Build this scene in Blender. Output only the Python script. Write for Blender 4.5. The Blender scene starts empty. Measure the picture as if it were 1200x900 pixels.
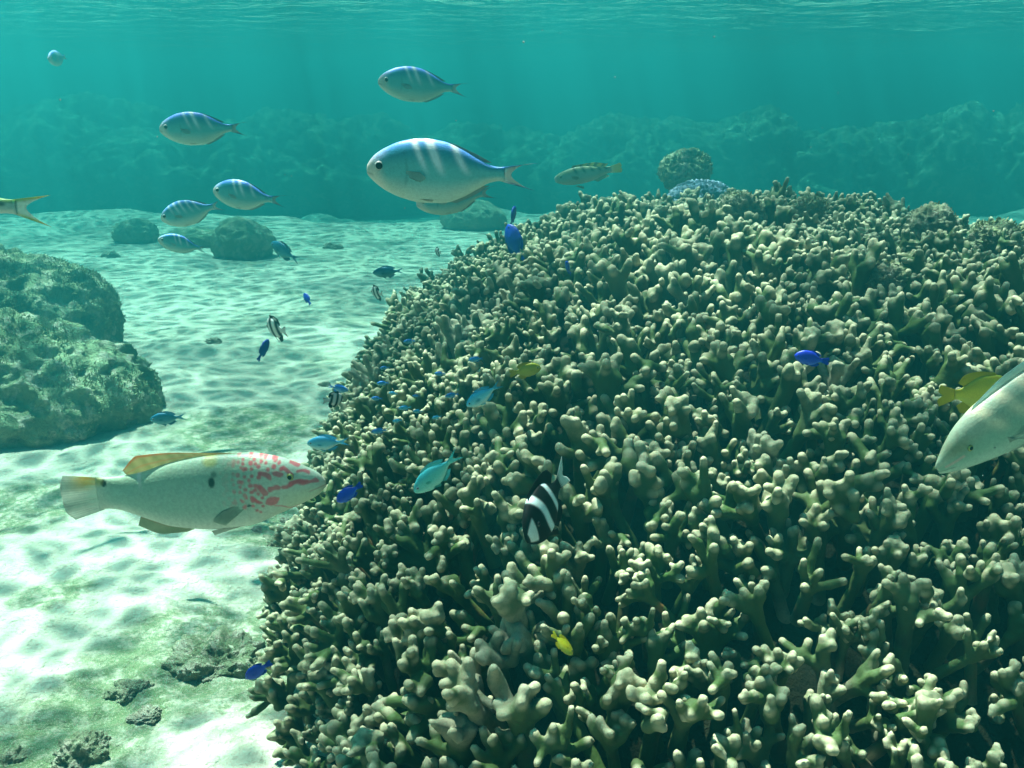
import bpy, bmesh, math, random
import numpy as np
from mathutils import Vector, Matrix, Euler

R = math.radians
SC = bpy.context.scene
COL = SC.collection
random.seed(4)
RNG = np.random.default_rng(11)

# ------------------------------------------------------------------ camera, sky, sun, exposure
CAM_H, PITCH, FPX = 0.65, R(16.4), 1152.0
cam_data = bpy.data.cameras.new('camera')
cam_data.sensor_fit = 'HORIZONTAL'
cam_data.angle = 2 * math.atan(600 / FPX)
cam_data.clip_start, cam_data.clip_end = 0.02, 200
cam = bpy.data.objects.new('camera', cam_data)
COL.objects.link(cam)
cam.location = (0, 0, CAM_H)
cam.rotation_euler = (R(90) - PITCH, 0, 0)
SC.camera = cam

SUN_EL, SUN_AZ = R(69), R(-34)         # azimuth: clockwise from +Y (ahead), so the sun stands ahead to the left
world = bpy.data.worlds.new('World')
SC.world = world
world.use_nodes = True
wn = world.node_tree
wn.nodes.clear()
w_out = wn.nodes.new('ShaderNodeOutputWorld')
w_bg = wn.nodes.new('ShaderNodeBackground')
w_sky = wn.nodes.new('ShaderNodeTexSky')
w_sky.sky_type = 'NISHITA'
w_sky.sun_disc = False
w_sky.sun_elevation = SUN_EL
w_sky.sun_rotation = SUN_AZ
w_bg.inputs['Strength'].default_value = 0.05
wn.links.new(w_sky.outputs[0], w_bg.inputs[0])
wn.links.new(w_bg.outputs[0], w_out.inputs[0])

sun_data = bpy.data.lights.new('sun', 'SUN')
sun_data.energy = 5.0
sun_data.angle = R(0.8)
sun_data.color = (1.0, 0.89, 0.76)
sun = bpy.data.objects.new('sun', sun_data)
COL.objects.link(sun)
sun_dir = Vector((math.sin(SUN_AZ) * math.cos(SUN_EL), math.cos(SUN_AZ) * math.cos(SUN_EL), math.sin(SUN_EL)))
sun.rotation_euler = sun_dir.to_track_quat('Z', 'Y').to_euler()
sun.location = sun_dir * 20

SC.view_settings.view_transform = 'Standard'
SC.view_settings.look = 'None'
SC.view_settings.gamma = 1
SC.view_settings.use_curve_mapping = False
SC.view_settings.exposure = 2.36
SC.render.engine = 'CYCLES'
cy = SC.cycles
cy.use_denoising = True
cy.max_bounces = 5
cy.diffuse_bounces = 1
cy.glossy_bounces = 2
cy.transmission_bounces = 2
cy.volume_bounces = 0
cy.transparent_max_bounces = 12
cy.use_adaptive_sampling = True
cy.adaptive_threshold = 0.02
cy.caustics_reflective = False
cy.caustics_refractive = False
cy.sample_clamp_indirect = 4

HAZE_DENSITY = 0.47
HAZE_COLOR = (0.032, 0.475, 0.505)
HAZE_CLEAR = (0.0, 0.60, 0.66)
WATER_TOP = 1.0

# ------------------------------------------------------------------ helpers
def ray(px, py):
    """direction through a pixel of the 1200x900 photograph, per metre along the optical axis"""
    x, y = (px - 600) / FPX, (450 - py) / FPX
    c, s = math.cos(PITCH), math.sin(PITCH)
    return np.array([x, c + y * s, -s + y * c])

def at(px, py, depth):
    return Vector(ray(px, py) * depth) + Vector((0, 0, CAM_H))

def on_ground(px, py, z=0.0):
    d = ray(px, py)
    t = (z - CAM_H) / d[2]
    return Vector(d * t) + Vector((0, 0, CAM_H))

def sstep(a, b, x):
    t = np.clip((x - a) / (b - a), 0, 1)
    return t * t * (3 - 2 * t)

_perm = np.random.default_rng(5).permutation(256)
_perm = np.concatenate([_perm, _perm, _perm])
_grad = np.random.default_rng(6).normal(size=(256, 3))
_grad /= np.linalg.norm(_grad, axis=1)[:, None]

def perlin(p):
    p = np.asarray(p, float)
    i = np.floor(p).astype(int)
    f = p - i
    u = f * f * f * (f * (f * 6 - 15) + 10)
    i &= 255
    out = 0
    for dx in (0, 1):
        for dy in (0, 1):
            for dz in (0, 1):
                h = _perm[_perm[_perm[(i[..., 0] + dx) & 255] + ((i[..., 1] + dy) & 255)] + ((i[..., 2] + dz) & 255)]
                g = _grad[h]
                d = g[..., 0] * (f[..., 0] - dx) + g[..., 1] * (f[..., 1] - dy) + g[..., 2] * (f[..., 2] - dz)
                w = (u[..., 0] if dx else 1 - u[..., 0]) * (u[..., 1] if dy else 1 - u[..., 1]) * (u[..., 2] if dz else 1 - u[..., 2])
                out = out + d * w
    return out * 1.5

def fbm(p, octaves=4, gain=0.5, lac=2.03):
    a, s, t = 1.0, 0.0, 0.0
    p = np.asarray(p, float)
    for k in range(octaves):
        s = s + a * perlin(p + 17.3 * k)
        t += a
        a *= gain
        p = p * lac
    return s / t

def make_mesh(name, V, F, cols=None, smooth=True):
    """V (n,3), F (m,4) or (m,3) array or list of face tuples, cols {attribute: (n,3)}"""
    me = bpy.data.meshes.new(name)
    V = np.asarray(V, np.float32)
    if isinstance(F, np.ndarray):
        k = F.shape[1]
        me.vertices.add(len(V))
        me.vertices.foreach_set('co', V.ravel())
        me.loops.add(F.size)
        me.loops.foreach_set('vertex_index', F.astype(np.int32).ravel())
        me.polygons.add(len(F))
        me.polygons.foreach_set('loop_start', np.arange(0, F.size, k, dtype=np.int32))
        me.update(calc_edges=True)
    else:
        me.from_pydata([tuple(map(float, v)) for v in V], [], [tuple(map(int, f)) for f in F])
    if cols:
        for an, c in cols.items():
            a = me.attributes.new(an, 'FLOAT_COLOR', 'POINT')
            c4 = np.ones((len(V), 4), np.float32)
            c4[:, :3] = c
            a.data.foreach_set('color', c4.ravel())
    if smooth:
        me.polygons.foreach_set('use_smooth', np.ones(len(me.polygons), bool))
    me.update()
    return me

def link(name, me, mat=None, parent=None):
    o = bpy.data.objects.new(name, me)
    COL.objects.link(o)
    if mat is not None and not me.materials:
        me.materials.append(mat)
    if parent is not None:
        o.parent = parent
    return o

def empty(name, loc=(0, 0, 0)):
    o = bpy.data.objects.new(name, None)
    o.empty_display_size = 0.05
    COL.objects.link(o)
    o.location = loc
    return o

def tag(o, label=None, cat=None, group=None, kind=None):
    if label: o['label'] = label
    if cat: o['category'] = cat
    if group: o['group'] = group
    if kind: o['kind'] = kind
    return o

def copy_tree(o, parent=None):
    c = o.copy()
    COL.objects.link(c)
    c.parent = parent
    for ch in list(o.children):
        copy_tree(ch, c)
    return c

def grid_faces(n, m, wrap=False):
    i, j = np.meshgrid(np.arange(n - 1), np.arange(m if wrap else m - 1), indexing='ij')
    j2 = (j + 1) % m
    return np.stack([i * m + j, (i + 1) * m + j, (i + 1) * m + j2, i * m + j2], -1).reshape(-1, 4)

class NT:
    """small wrapper for node trees"""
    def __init__(self, name):
        self.m = bpy.data.materials.new(name)
        self.m.use_nodes = True
        self.t = self.m.node_tree
        self.t.nodes.clear()
        self.out = self.n('OutputMaterial')
    def n(self, kind, **kw):
        nd = self.t.nodes.new('ShaderNode' + kind)
        for k, v in kw.items():
            setattr(nd, k, v)
        return nd
    def set(self, nd, **kw):
        for k, v in kw.items():
            nd.inputs[k.replace('_', ' ')].default_value = v
        return nd
    def l(self, a, b):
        self.t.links.new(a, b)
    def math(self, op, a, b=None, clamp=False):
        nd = self.n('Math', operation=op, use_clamp=clamp)
        for i, v in enumerate((a, b)):
            if v is None: continue
            if isinstance(v, (int, float)): nd.inputs[i].default_value = v
            else: self.l(v, nd.inputs[i])
        return nd.outputs[0]
    def mix(self, fac, a, b, blend='MIX'):
        nd = self.n('Mix', data_type='RGBA', blend_type=blend)
        for k, v in ((0, fac), (6, a), (7, b)):
            if isinstance(v, (int, float)): nd.inputs[k].default_value = v
            elif isinstance(v, tuple): nd.inputs[k].default_value = (*v, 1)
            else: self.l(v, nd.inputs[k])
        return nd.outputs[2]
    def noise(self, vec, scale, detail=4, rough=0.55, dist=0.0):
        nd = self.n('TexNoise')
        self.set(nd, Scale=scale, Detail=detail, Roughness=rough, Distortion=dist)
        if vec is not None: self.l(vec, nd.inputs['Vector'])
        return nd.outputs['Fac']
    def ramp(self, fac, lo, hi, a=0.0, b=1.0):
        nd = self.n('MapRange', interpolation_type='SMOOTHSTEP')
        self.l(fac, nd.inputs['Value'])
        nd.inputs['From Min'].default_value, nd.inputs['From Max'].default_value = lo, hi
        nd.inputs['To Min'].default_value, nd.inputs['To Max'].default_value = a, b
        return nd.outputs[0]
    def bump(self, height, strength, dist, normal=None):
        nd = self.n('Bump')
        nd.inputs['Strength'].default_value = strength
        nd.inputs['Distance'].default_value = dist
        self.l(height, nd.inputs['Height'])
        if normal is not None: self.l(normal, nd.inputs['Normal'])
        return nd.outputs[0]
    def principled(self, color, rough=0.8, normal=None, spec=0.2, alpha=None):
        p = self.n('BsdfPrincipled')
        if isinstance(color, tuple): p.inputs['Base Color'].default_value = (*color, 1)
        else: self.l(color, p.inputs['Base Color'])
        if isinstance(rough, (int, float)): p.inputs['Roughness'].default_value = rough
        else: self.l(rough, p.inputs['Roughness'])
        p.inputs['Specular IOR Level'].default_value = spec
        if normal is not None: self.l(normal, p.inputs['Normal'])
        if alpha is not None: p.inputs['Alpha'].default_value = alpha
        return p
    def done(self, shader):
        self.l(shader.outputs[0], self.out.inputs['Surface'])
        return self.m

# ------------------------------------------------------------------ materials
ALGAE_FILMS = []
for _px, _py, _r in ((255, 750, 0.15), (150, 795, 0.085), (92, 850, 0.10), (12, 868, 0.055), (60, 690, 0.05), (330, 610, 0.09), (290, 500, 0.16), (10, 590, 0.12)):
    _p = on_ground(_px, _py)
    ALGAE_FILMS.append((_p.x, _p.y, _r))

def mat_sand():
    t = NT('sand')
    pos = t.n('NewGeometry').outputs['Position']
    big = t.noise(pos, 1.3, 5, 0.6, 0.4)
    mid = t.noise(pos, 9, 5, 0.65)
    fine = t.noise(pos, 220, 3, 0.7)
    grain = t.noise(pos, 900, 2, 0.7)
    c = t.mix(t.ramp(big, 0.42, 0.66), (0.58, 0.52, 0.42), (0.44, 0.42, 0.32))
    c = t.mix(t.ramp(mid, 0.48, 0.70, 0, 0.65), c, (0.33, 0.34, 0.24))
    patch = t.math('MULTIPLY', t.ramp(t.noise(pos, 3.4, 6, 0.68, 0.3), 0.54, 0.66), t.ramp(t.noise(pos, 40, 4, 0.7), 0.35, 0.6, 0.35, 0.85))
    c = t.mix(t.math('MULTIPLY', patch, 0.75), c, (0.24, 0.27, 0.16))
    # films of green algae on the sand, each with its own ragged outline
    warp = t.noise(pos, 16, 5, 0.7)
    speck = t.ramp(t.noise(pos, 60, 4, 0.75), 0.36, 0.58, 0.25, 0.95)
    for (ax, ay, ar) in ALGAE_FILMS:
        d = t.n('VectorMath', operation='DISTANCE')
        t.l(pos, d.inputs[0])
        d.inputs[1].default_value = (ax, ay, 0)
        e = t.math('ADD', t.math('DIVIDE', d.outputs['Value'], ar), t.math('MULTIPLY', warp, 1.6))
        c = t.mix(t.math('MULTIPLY', t.ramp(e, 2.1, 1.5), speck), c, (0.10, 0.15, 0.06))
    c = t.mix(t.ramp(fine, 0.56, 0.75, 0, 0.5), c, (0.30, 0.29, 0.22))
    c = t.mix(t.ramp(grain, 0.48, 0.7, 0, 0.4), c, (0.80, 0.75, 0.66))
    pits = t.noise(pos, 85, 3, 0.6)
    c = t.mix(t.ramp(pits, 0.60, 0.72, 0, 0.6), c, (0.22, 0.22, 0.15))  # small pits drawn as dark spots in the colour, without relief
    n = t.bump(mid, 0.8, 0.03)
    n = t.bump(t.noise(pos, 45, 4, 0.6), 0.7, 0.009, n)
    n = t.bump(fine, 0.8, 0.003, n)
    n = t.bump(grain, 0.5, 0.001, n)
    return t.done(t.principled(c, 0.9, n, 0.15))

def mat_coral():
    t = NT('finger_coral')
    geo = t.n('NewGeometry')
    pos = geo.outputs['Position']
    a = t.n('Attribute', attribute_name='tip')
    sep = t.n('SeparateColor')
    t.l(a.outputs['Color'], sep.inputs[0])
    tip, height = sep.outputs[0], sep.outputs[1]
    n1 = t.noise(pos, 7, 3)
    n2 = t.noise(pos, 60, 4, 0.6)
    pale = t.ramp(t.noise(pos, 2.6, 3, 0.6), 0.50, 0.66)
    body = t.mix(t.ramp(n1, 0.35, 0.65), (0.036, 0.082, 0.015), (0.062, 0.098, 0.022))
    body = t.mix(t.ramp(n2, 0.45, 0.75, 0, 0.45), body, (0.045, 0.062, 0.016))
    body = t.mix(t.math('MULTIPLY', pale, 0.40), body, (0.18, 0.20, 0.115))
    c = t.mix(t.ramp(tip, 0.38, 1.12, 0, 0.92), body, (0.68, 0.60, 0.41))
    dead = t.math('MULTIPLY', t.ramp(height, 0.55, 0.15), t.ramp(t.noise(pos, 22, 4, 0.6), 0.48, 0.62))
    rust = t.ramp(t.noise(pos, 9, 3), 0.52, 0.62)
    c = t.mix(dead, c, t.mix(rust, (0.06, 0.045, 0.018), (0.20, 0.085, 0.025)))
    patch = t.math('MULTIPLY', t.ramp(t.noise(pos, 5.5, 2), 0.60, 0.68), t.ramp(n2, 0.35, 0.6, 0.3, 0.9))
    c = t.mix(patch, c, (0.36, 0.34, 0.24))
    n = t.bump(t.noise(pos, 130, 3, 0.6), 0.25, 0.003)
    pol = t.n('TexVoronoi')
    pol.inputs['Scale'].default_value = 420
    t.l(pos, pol.inputs['Vector'])
    n = t.bump(pol.outputs['Distance'], 0.12, 0.0008, n)
    c = t.mix(t.ramp(pol.outputs['Distance'], 0.1, 0.5, 0.22, 0), c, (0.03, 0.04, 0.012))
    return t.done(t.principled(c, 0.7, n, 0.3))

def mat_rock(name, pale, mid, dark, scale=1.0):
    t = NT(name)
    pos = t.n('NewGeometry').outputs['Position']
    n1 = t.noise(pos, 6 * scale, 5, 0.6, 0.6)
    n2 = t.noise(pos, 28 * scale, 5, 0.65, 0.4)
    n3 = t.noise(pos, 160 * scale, 4, 0.7)
    c = t.mix(t.ramp(n1, 0.38, 0.6), dark, mid)
    c = t.mix(t.ramp(n2, 0.48, 0.64, 0, 0.95), c, pale)
    c = t.mix(t.ramp(n3, 0.5, 0.75, 0, 0.6), c, dark)
    n = t.bump(n2, 0.8, 0.03)
    n = t.bump(n3, 0.9, 0.008, n)
    return t.done(t.principled(c, 0.95, n, 0.1))

def mat_attr(name, rough, spec, scale_bump=None, alpha=None, var=0.12, glow=0.0):
    t = NT(name)
    a = t.n('Attribute', attribute_name='skin')
    obj = t.n('TexCoord').outputs['Object']
    v = t.noise(obj, 60, 3, 0.6)
    c = t.mix(t.ramp(v, 0.3, 0.7, 0, var), a.outputs['Color'], (0, 0, 0))
    n = None
    if scale_bump:
        vo = t.n('TexVoronoi', feature='F1')
        vo.inputs['Scale'].default_value = scale_bump
        t.l(obj, vo.inputs['Vector'])
        n = t.bump(vo.outputs['Distance'], 0.08, 0.003)
        c = t.mix(t.ramp(vo.outputs['Distance'], 0.3, 0.8, 0, 0.10), c, (0, 0, 0))
    p = t.principled(c, rough, n, spec, alpha)
    if glow:                    # thin skin lets the light through
        tl = t.n('BsdfTranslucent')
        t.l(c, tl.inputs['Color'])
        mx = t.n('MixShader')
        mx.inputs[0].default_value = glow
        t.l(p.outputs[0], mx.inputs[1]); t.l(tl.outputs[0], mx.inputs[2])
        return t.done(mx)
    return t.done(p)

def mat_plain(name, col, rough=0.6, spec=0.2, nscale=40, amount=0.35):
    t = NT(name)
    obj = t.n('TexCoord').outputs['Object']
    v = t.noise(obj, nscale, 3)
    c = t.mix(t.ramp(v, 0.35, 0.7, 0, amount), col, tuple(x * 0.5 for x in col))
    return t.done(t.principled(c, rough, None, spec))

def mat_water():
    """underside of the sea surface: Fresnel between clear water and mirror, with a net of caustic lines painted into its transparency to pattern the sunlight"""
    t = NT('water_surface')
    pos = t.n('TexCoord').outputs['Object']
    warp = t.n('TexNoise')
    t.set(warp, Scale=2.3, Detail=2)
    t.l(pos, warp.inputs['Vector'])
    off = t.n('VectorMath', operation='SCALE')
    t.l(warp.outputs['Color'], off.inputs[0])
    off.inputs['Scale'].default_value = 0.35
    add = t.n('VectorMath', operation='ADD')
    t.l(pos, add.inputs[0]); t.l(off.outputs[0], add.inputs[1])
    def net(scale, width):
        vo = t.n('TexVoronoi', feature='DISTANCE_TO_EDGE', voronoi_dimensions='2D')
        vo.inputs['Scale'].default_value = scale
        t.l(add.outputs[0], vo.inputs['Vector'])
        return t.math('POWER', t.ramp(vo.outputs['Distance'], width, 0.0, 0, 1), 1.6)
    k = t.math('ADD', t.math('MULTIPLY', net(8.0, 0.32), 0.52), t.math('MULTIPLY', net(17.0, 0.36), 0.48))  # painted caustics: bright net lines used as a mask for passing light
    k = t.math('ADD', k, 0.17)
    # broad noise painted into the transparency makes brighter and dimmer areas of light
    k = t.math('MULTIPLY', k, t.ramp(t.noise(pos, 1.9, 2, 0.5), 0.36, 0.60, 0.50, 1.12), clamp=True)
    tint = t.n('CombineColor')
    for i in range(3): t.l(k, tint.inputs[i])
    tr = t.n('BsdfTransparent')
    t.l(tint.outputs[0], tr.inputs[0])
    gl = t.n('BsdfGlossy')
    gl.inputs['Roughness'].default_value = 0.08
    gl.inputs['Color'].default_value = (0.9, 0.95, 0.95, 1)
    nb = t.bump(t.noise(pos, 2.2, 4, 0.6), 1.0, 0.16)
    t.l(nb, gl.inputs['Normal'])
    fr = t.n('Fresnel')
    fr.inputs['IOR'].default_value = 1.33
    t.l(nb, fr.inputs['Normal'])
    mx = t.n('MixShader')
    t.l(fr.outputs[0], mx.inputs[0]); t.l(tr.outputs[0], mx.inputs[1]); t.l(gl.outputs[0], mx.inputs[2])
    return t.done(mx)

M_SAND = mat_sand()
M_CORAL = mat_coral()
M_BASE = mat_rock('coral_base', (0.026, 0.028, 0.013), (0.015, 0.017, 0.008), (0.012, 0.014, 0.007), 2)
M_ROCK = mat_rock('algae_rock', (0.66, 0.62, 0.48), (0.36, 0.43, 0.25), (0.16, 0.22, 0.11))
M_ROCKD = mat_rock('dark_algae_rock', (0.58, 0.56, 0.42), (0.33, 0.38, 0.22), (0.16, 0.205, 0.11))
M_REEF = mat_rock('far_reef', (0.50, 0.50, 0.36), (0.26, 0.29, 0.17), (0.13, 0.16, 0.09), 0.45)
M_LUMP = mat_rock('mossy_lump', (0.60, 0.55, 0.43), (0.42, 0.44, 0.29), (0.22, 0.27, 0.15), 2.2)
M_FAR = mat_rock('far_boulder', (0.58, 0.56, 0.42), (0.40, 0.43, 0.28), (0.26, 0.30, 0.18))
M_STONE = mat_rock('rubble', (0.72, 0.66, 0.53), (0.54, 0.51, 0.39), (0.36, 0.36, 0.25), 3)
M_TURF = mat_plain('algae_turf', (0.34, 0.37, 0.19), 0.9, 0.1, 25, 0.6)
M_BLUECORAL = mat_rock('blue_coral', (0.70, 0.76, 0.88), (0.46, 0.56, 0.78), (0.28, 0.36, 0.56), 2)
M_SKIN = mat_attr('fish_skin', 0.42, 0.4, 70)
M_SKIN_BIG = mat_attr('scaled_fish_skin', 0.42, 0.4, 110)
M_SKIN_MATTE = mat_attr('matte_fish_skin', 0.65, 0.12)
M_FIN = mat_attr('fish_fin', 0.55, 0.25, None, 0.60, glow=0.5)
M_FIN_SOLID = mat_attr('opaque_fin', 0.6, 0.2, glow=0.35)
M_IRIS = mat_attr('fish_iris', 0.25, 0.6)
M_PUPIL = mat_plain('pupil', (0.003, 0.003, 0.005), 0.35, 0.15)
M_WATER = mat_water()

# ------------------------------------------------------------------ water and haze
def nonuniform(n, half, near):
    s = np.linspace(-1, 1, n)
    return np.sign(s) * (near * np.abs(s) + (half - near) * np.abs(s) ** 4)

def build_water():
    xs = nonuniform(260, 40, 4)
    ys = nonuniform(260, 40, 4) + 2
    X, Y = np.meshgrid(xs, ys, indexing='ij')
    P = np.stack([X, Y, np.zeros_like(X)], -1)
    Z = 0.03 * fbm(P * 1.1, 2) + 0.012 * fbm(P * 3.7 + 9, 2)
    Z *= 1 - 0.7 * sstep(8, 20, np.hypot(X, Y))
    V = np.stack([X, Y, Z], -1).reshape(-1, 3)
    o = link('water_surface', make_mesh('water_surface', V, grid_faces(260, 260)), M_WATER)
    o.location.z = WATER_TOP
    tag(o, 'rippled underside of the sea surface', kind='structure')
build_water()

def build_haze():
    bm = bmesh.new()
    bmesh.ops.create_cube(bm, size=1)
    me = bpy.data.meshes.new('haze')
    bm.to_mesh(me); bm.free()
    t = NT('sea_haze')
    v = t.n('VolumePrincipled')
    v.inputs['Color'].default_value = (*HAZE_COLOR, 1)
    v.inputs['Density'].default_value = HAZE_DENSITY
    v.inputs['Anisotropy'].default_value = 0.7
    v.inputs['Absorption Color'].default_value = (*HAZE_CLEAR, 1)
    t.l(v.outputs[0], t.out.inputs['Volume'])
    o = link('haze', me, t.m)
    zlo, zhi = -1.6, WATER_TOP + 0.15
    o.scale = (96, 96, zhi - zlo)
    o.location = (0, 2, (zlo + zhi) / 2)
    tag(o, 'blue-green haze of the sea water', kind='stuff')
build_haze()

# ------------------------------------------------------------------ seabed
def ground_z(x, y):
    P = np.stack([x, y, np.zeros_like(x)], -1)
    z = 0.05 * fbm(P * 1.2 + 3, 3) + 0.020 * fbm(P * np.array([5.0, 7.0, 1]) + 8, 4) + 0.008 * fbm(P * 26, 3)
    z = z - 0.012
    far = sstep(4.5, 7.5, y)
    z = z * (0.22 + 0.78 * sstep(2.2, 1.1, y))
    return z * (1 - far) + far * 0.03 * fbm(P * 0.8, 3) - 0.45 * sstep(5.0, 8.2, y + 1.6 * perlin(P * 0.9 + 4.4) + 0.5 * perlin(P * 2.7))

def build_sand():
    xs = np.concatenate([-np.geomspace(45, 2.2, 60)[:-1], np.linspace(-2.2, 1.2, 420), np.geomspace(1.2, 45, 60)[1:]])
    ys = np.concatenate([-np.geomspace(40, 0.3, 40)[:-1], [-0.3, 0, 0.3], np.linspace(0.5, 4.5, 440), np.geomspace(4.5, 45, 90)[1:]])
    X, Y = np.meshgrid(xs, ys, indexing='ij')
    V = np.stack([X, Y, ground_z(X, Y)], -1).reshape(-1, 3)
    o = link('sand', make_mesh('sand', V, grid_faces(len(xs), len(ys))), M_SAND)
    tag(o, 'pale rippled sand of the lagoon floor', kind='structure')
build_sand()

def gz(x, y):
    return float(ground_z(np.array([x]), np.array([y]))[0])

# ------------------------------------------------------------------ rocks
def ico(sub):
    bm = bmesh.new()
    bmesh.ops.create_icosphere(bm, subdivisions=sub, radius=1)
    V = np.array([v.co[:] for v in bm.verts])
    F = np.array([[v.index for v in f.verts] for f in bm.faces])
    bm.free()
    return V, F
_ico = {s: ico(s) for s in (3, 4, 5, 6, 7)}

def rock_shape(sub, size, seed, lump=0.3, knob=0.12, fine=0.04, freq=1.3):
    V, F = _ico[sub]
    N = V.copy()
    s = seed * 7.7
    size = np.asarray(size, float)
    Q = V * size / size.max()
    d = lump * fbm(Q * freq + s, 3)
    d = d + knob * (0.6 - 2 * np.abs(fbm(Q * freq * 3.2 + s + 5, 3, 0.4)))
    d = d + fine * fbm(Q * freq * 14 + s + 9, 3)
    P = V * size + N * (d * size.mean())[:, None]
    return P, F

def turf_mesh(P, F, count, rng, length=(0.0025, 0.0075), mask_seed=1.0):
    A, B, C = P[F[:, 0]], P[F[:, 1]], P[F[:, 2]]
    cr = np.cross(B - A, C - A)
    area = np.linalg.norm(cr, axis=1)
    w = area * np.clip(fbm((A + B + C) / 3 * 9 + mask_seed, 3) + 0.15, 0, 1)
    w = w * (cr[:, 2] > -0.3 * area)
    k = rng.choice(len(F), count, p=w / w.sum())
    u = rng.random((count, 2)); sw = u.sum(1) > 1; u[sw] = 1 - u[sw]
    p = A[k] + (B - A)[k] * u[:, :1] + (C - A)[k] * u[:, 1:]
    n = cr[k] / np.maximum(area[k, None], 1e-12)
    d = n + rng.normal(size=(count, 3)) * 0.55 + np.array([0, 0, 0.25])
    d /= np.linalg.norm(d, axis=1)[:, None]
    L = rng.uniform(*length, size=(count, 1))
    side = np.cross(d, rng.normal(size=(count, 3)))
    side /= np.linalg.norm(side, axis=1)[:, None]
    wd = L * rng.uniform(0.12, 0.3, size=(count, 1))
    V = np.stack([p - side * wd, p + side * wd, p + d * L + side * wd * 0.5, p + d * L - side * wd * 0.5], 1).reshape(-1, 3)
    return V, np.arange(count * 4).reshape(-1, 4)

def rock(name, label, cat, loc, size, seed, mat, group=None, sub=6, turf=0, rot=0.0, **kw):
    P, F = rock_shape(sub, size, seed, **kw)
    c, s = math.cos(rot), math.sin(rot)
    P = P @ np.array([[c, s, 0], [-s, c, 0], [0, 0, 1]])
    o = link(name, make_mesh(name, P, F), mat)
    o.location = loc
    tag(o, label, cat, group)
    if turf:
        V, TF = turf_mesh(P, F, turf, np.random.default_rng(int(seed * 10)), mask_seed=seed)
        tf = link('algae_turf', make_mesh('algae_turf', V, TF, smooth=False), M_TURF, o)
        tf['kind'] = 'stuff'
    return o

def rock_px(name, label, cat, px, py, z, w, h, d, seed, mat, depth=None, **kw):
    p = at(px, py, depth) if depth else on_ground(px, py)
    return rock(name, label, cat, (p.x, p.y, z), (w, d, h), seed, mat, **kw)

# the two boulders at the left and the small ones round them
rock('algae_boulder', 'dark algae covered boulder rising behind the paler lumpy boulder', 'rock', (-1.36, 2.50, 0.05), (0.32, 0.25, 0.20), 3.1, M_ROCKD, 'boulders on the sand at the left', 7, 14000, 0.2, lump=0.22, knob=0.10)
rock('algae_boulder', 'broad pale and green lumpy boulder with sand on its ledges', 'rock', (-1.12, 1.99, 0.02), (0.35, 0.22, 0.165), 5.2, M_ROCK, 'boulders on the sand at the left', 7, 12000, 0.1, lump=0.26, knob=0.15, fine=0.06)
rock('algae_boulder', 'small dark rounded boulder at the photo edge beyond the dark boulder', 'rock', (-1.73, 3.0, 0.10), (0.17, 0.17, 0.13), 1.4, M_ROCKD, 'boulders on the sand at the left', 6, 2500)
rock('algae_boulder', 'low dark stone at the photo edge below the pale lumpy boulder', 'rock', (-0.90, 1.36, 0.0), (0.085, 0.10, 0.06), 8.3, M_ROCK, 'boulders on the sand at the left', 5, 1500)

# ------------------------------------------------------------------ the finger coral mound
CX, CY, CA, CB, CH, CP = 0.40, 1.594, 0.717, 1.108, 0.452, 3.3
CAR = 0.98
def mound_val(P, shrink=0.0):
    dx = P[..., 0] - CX
    a = np.where(dx > 0, CAR, CA) - shrink
    v = (np.abs(dx / a) ** CP + np.abs((P[..., 1] - CY) / (CB - shrink)) ** CP) ** (2 / CP)
    return np.sqrt(v + (np.maximum(P[..., 2], 0) / (CH - shrink)) ** 2)

def coral_depth(px, py):
    """distance along the optical axis at which the view ray first meets the hull of the coral mound"""
    d = ray(px, py)
    t = np.linspace(0.3, 3.5, 800)
    P = d[None] * t[:, None] + np.array([0, 0, CAM_H])
    k = np.argmax(mound_val(P) < 1.0)
    return float(t[k]) if k else 2.0

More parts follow.
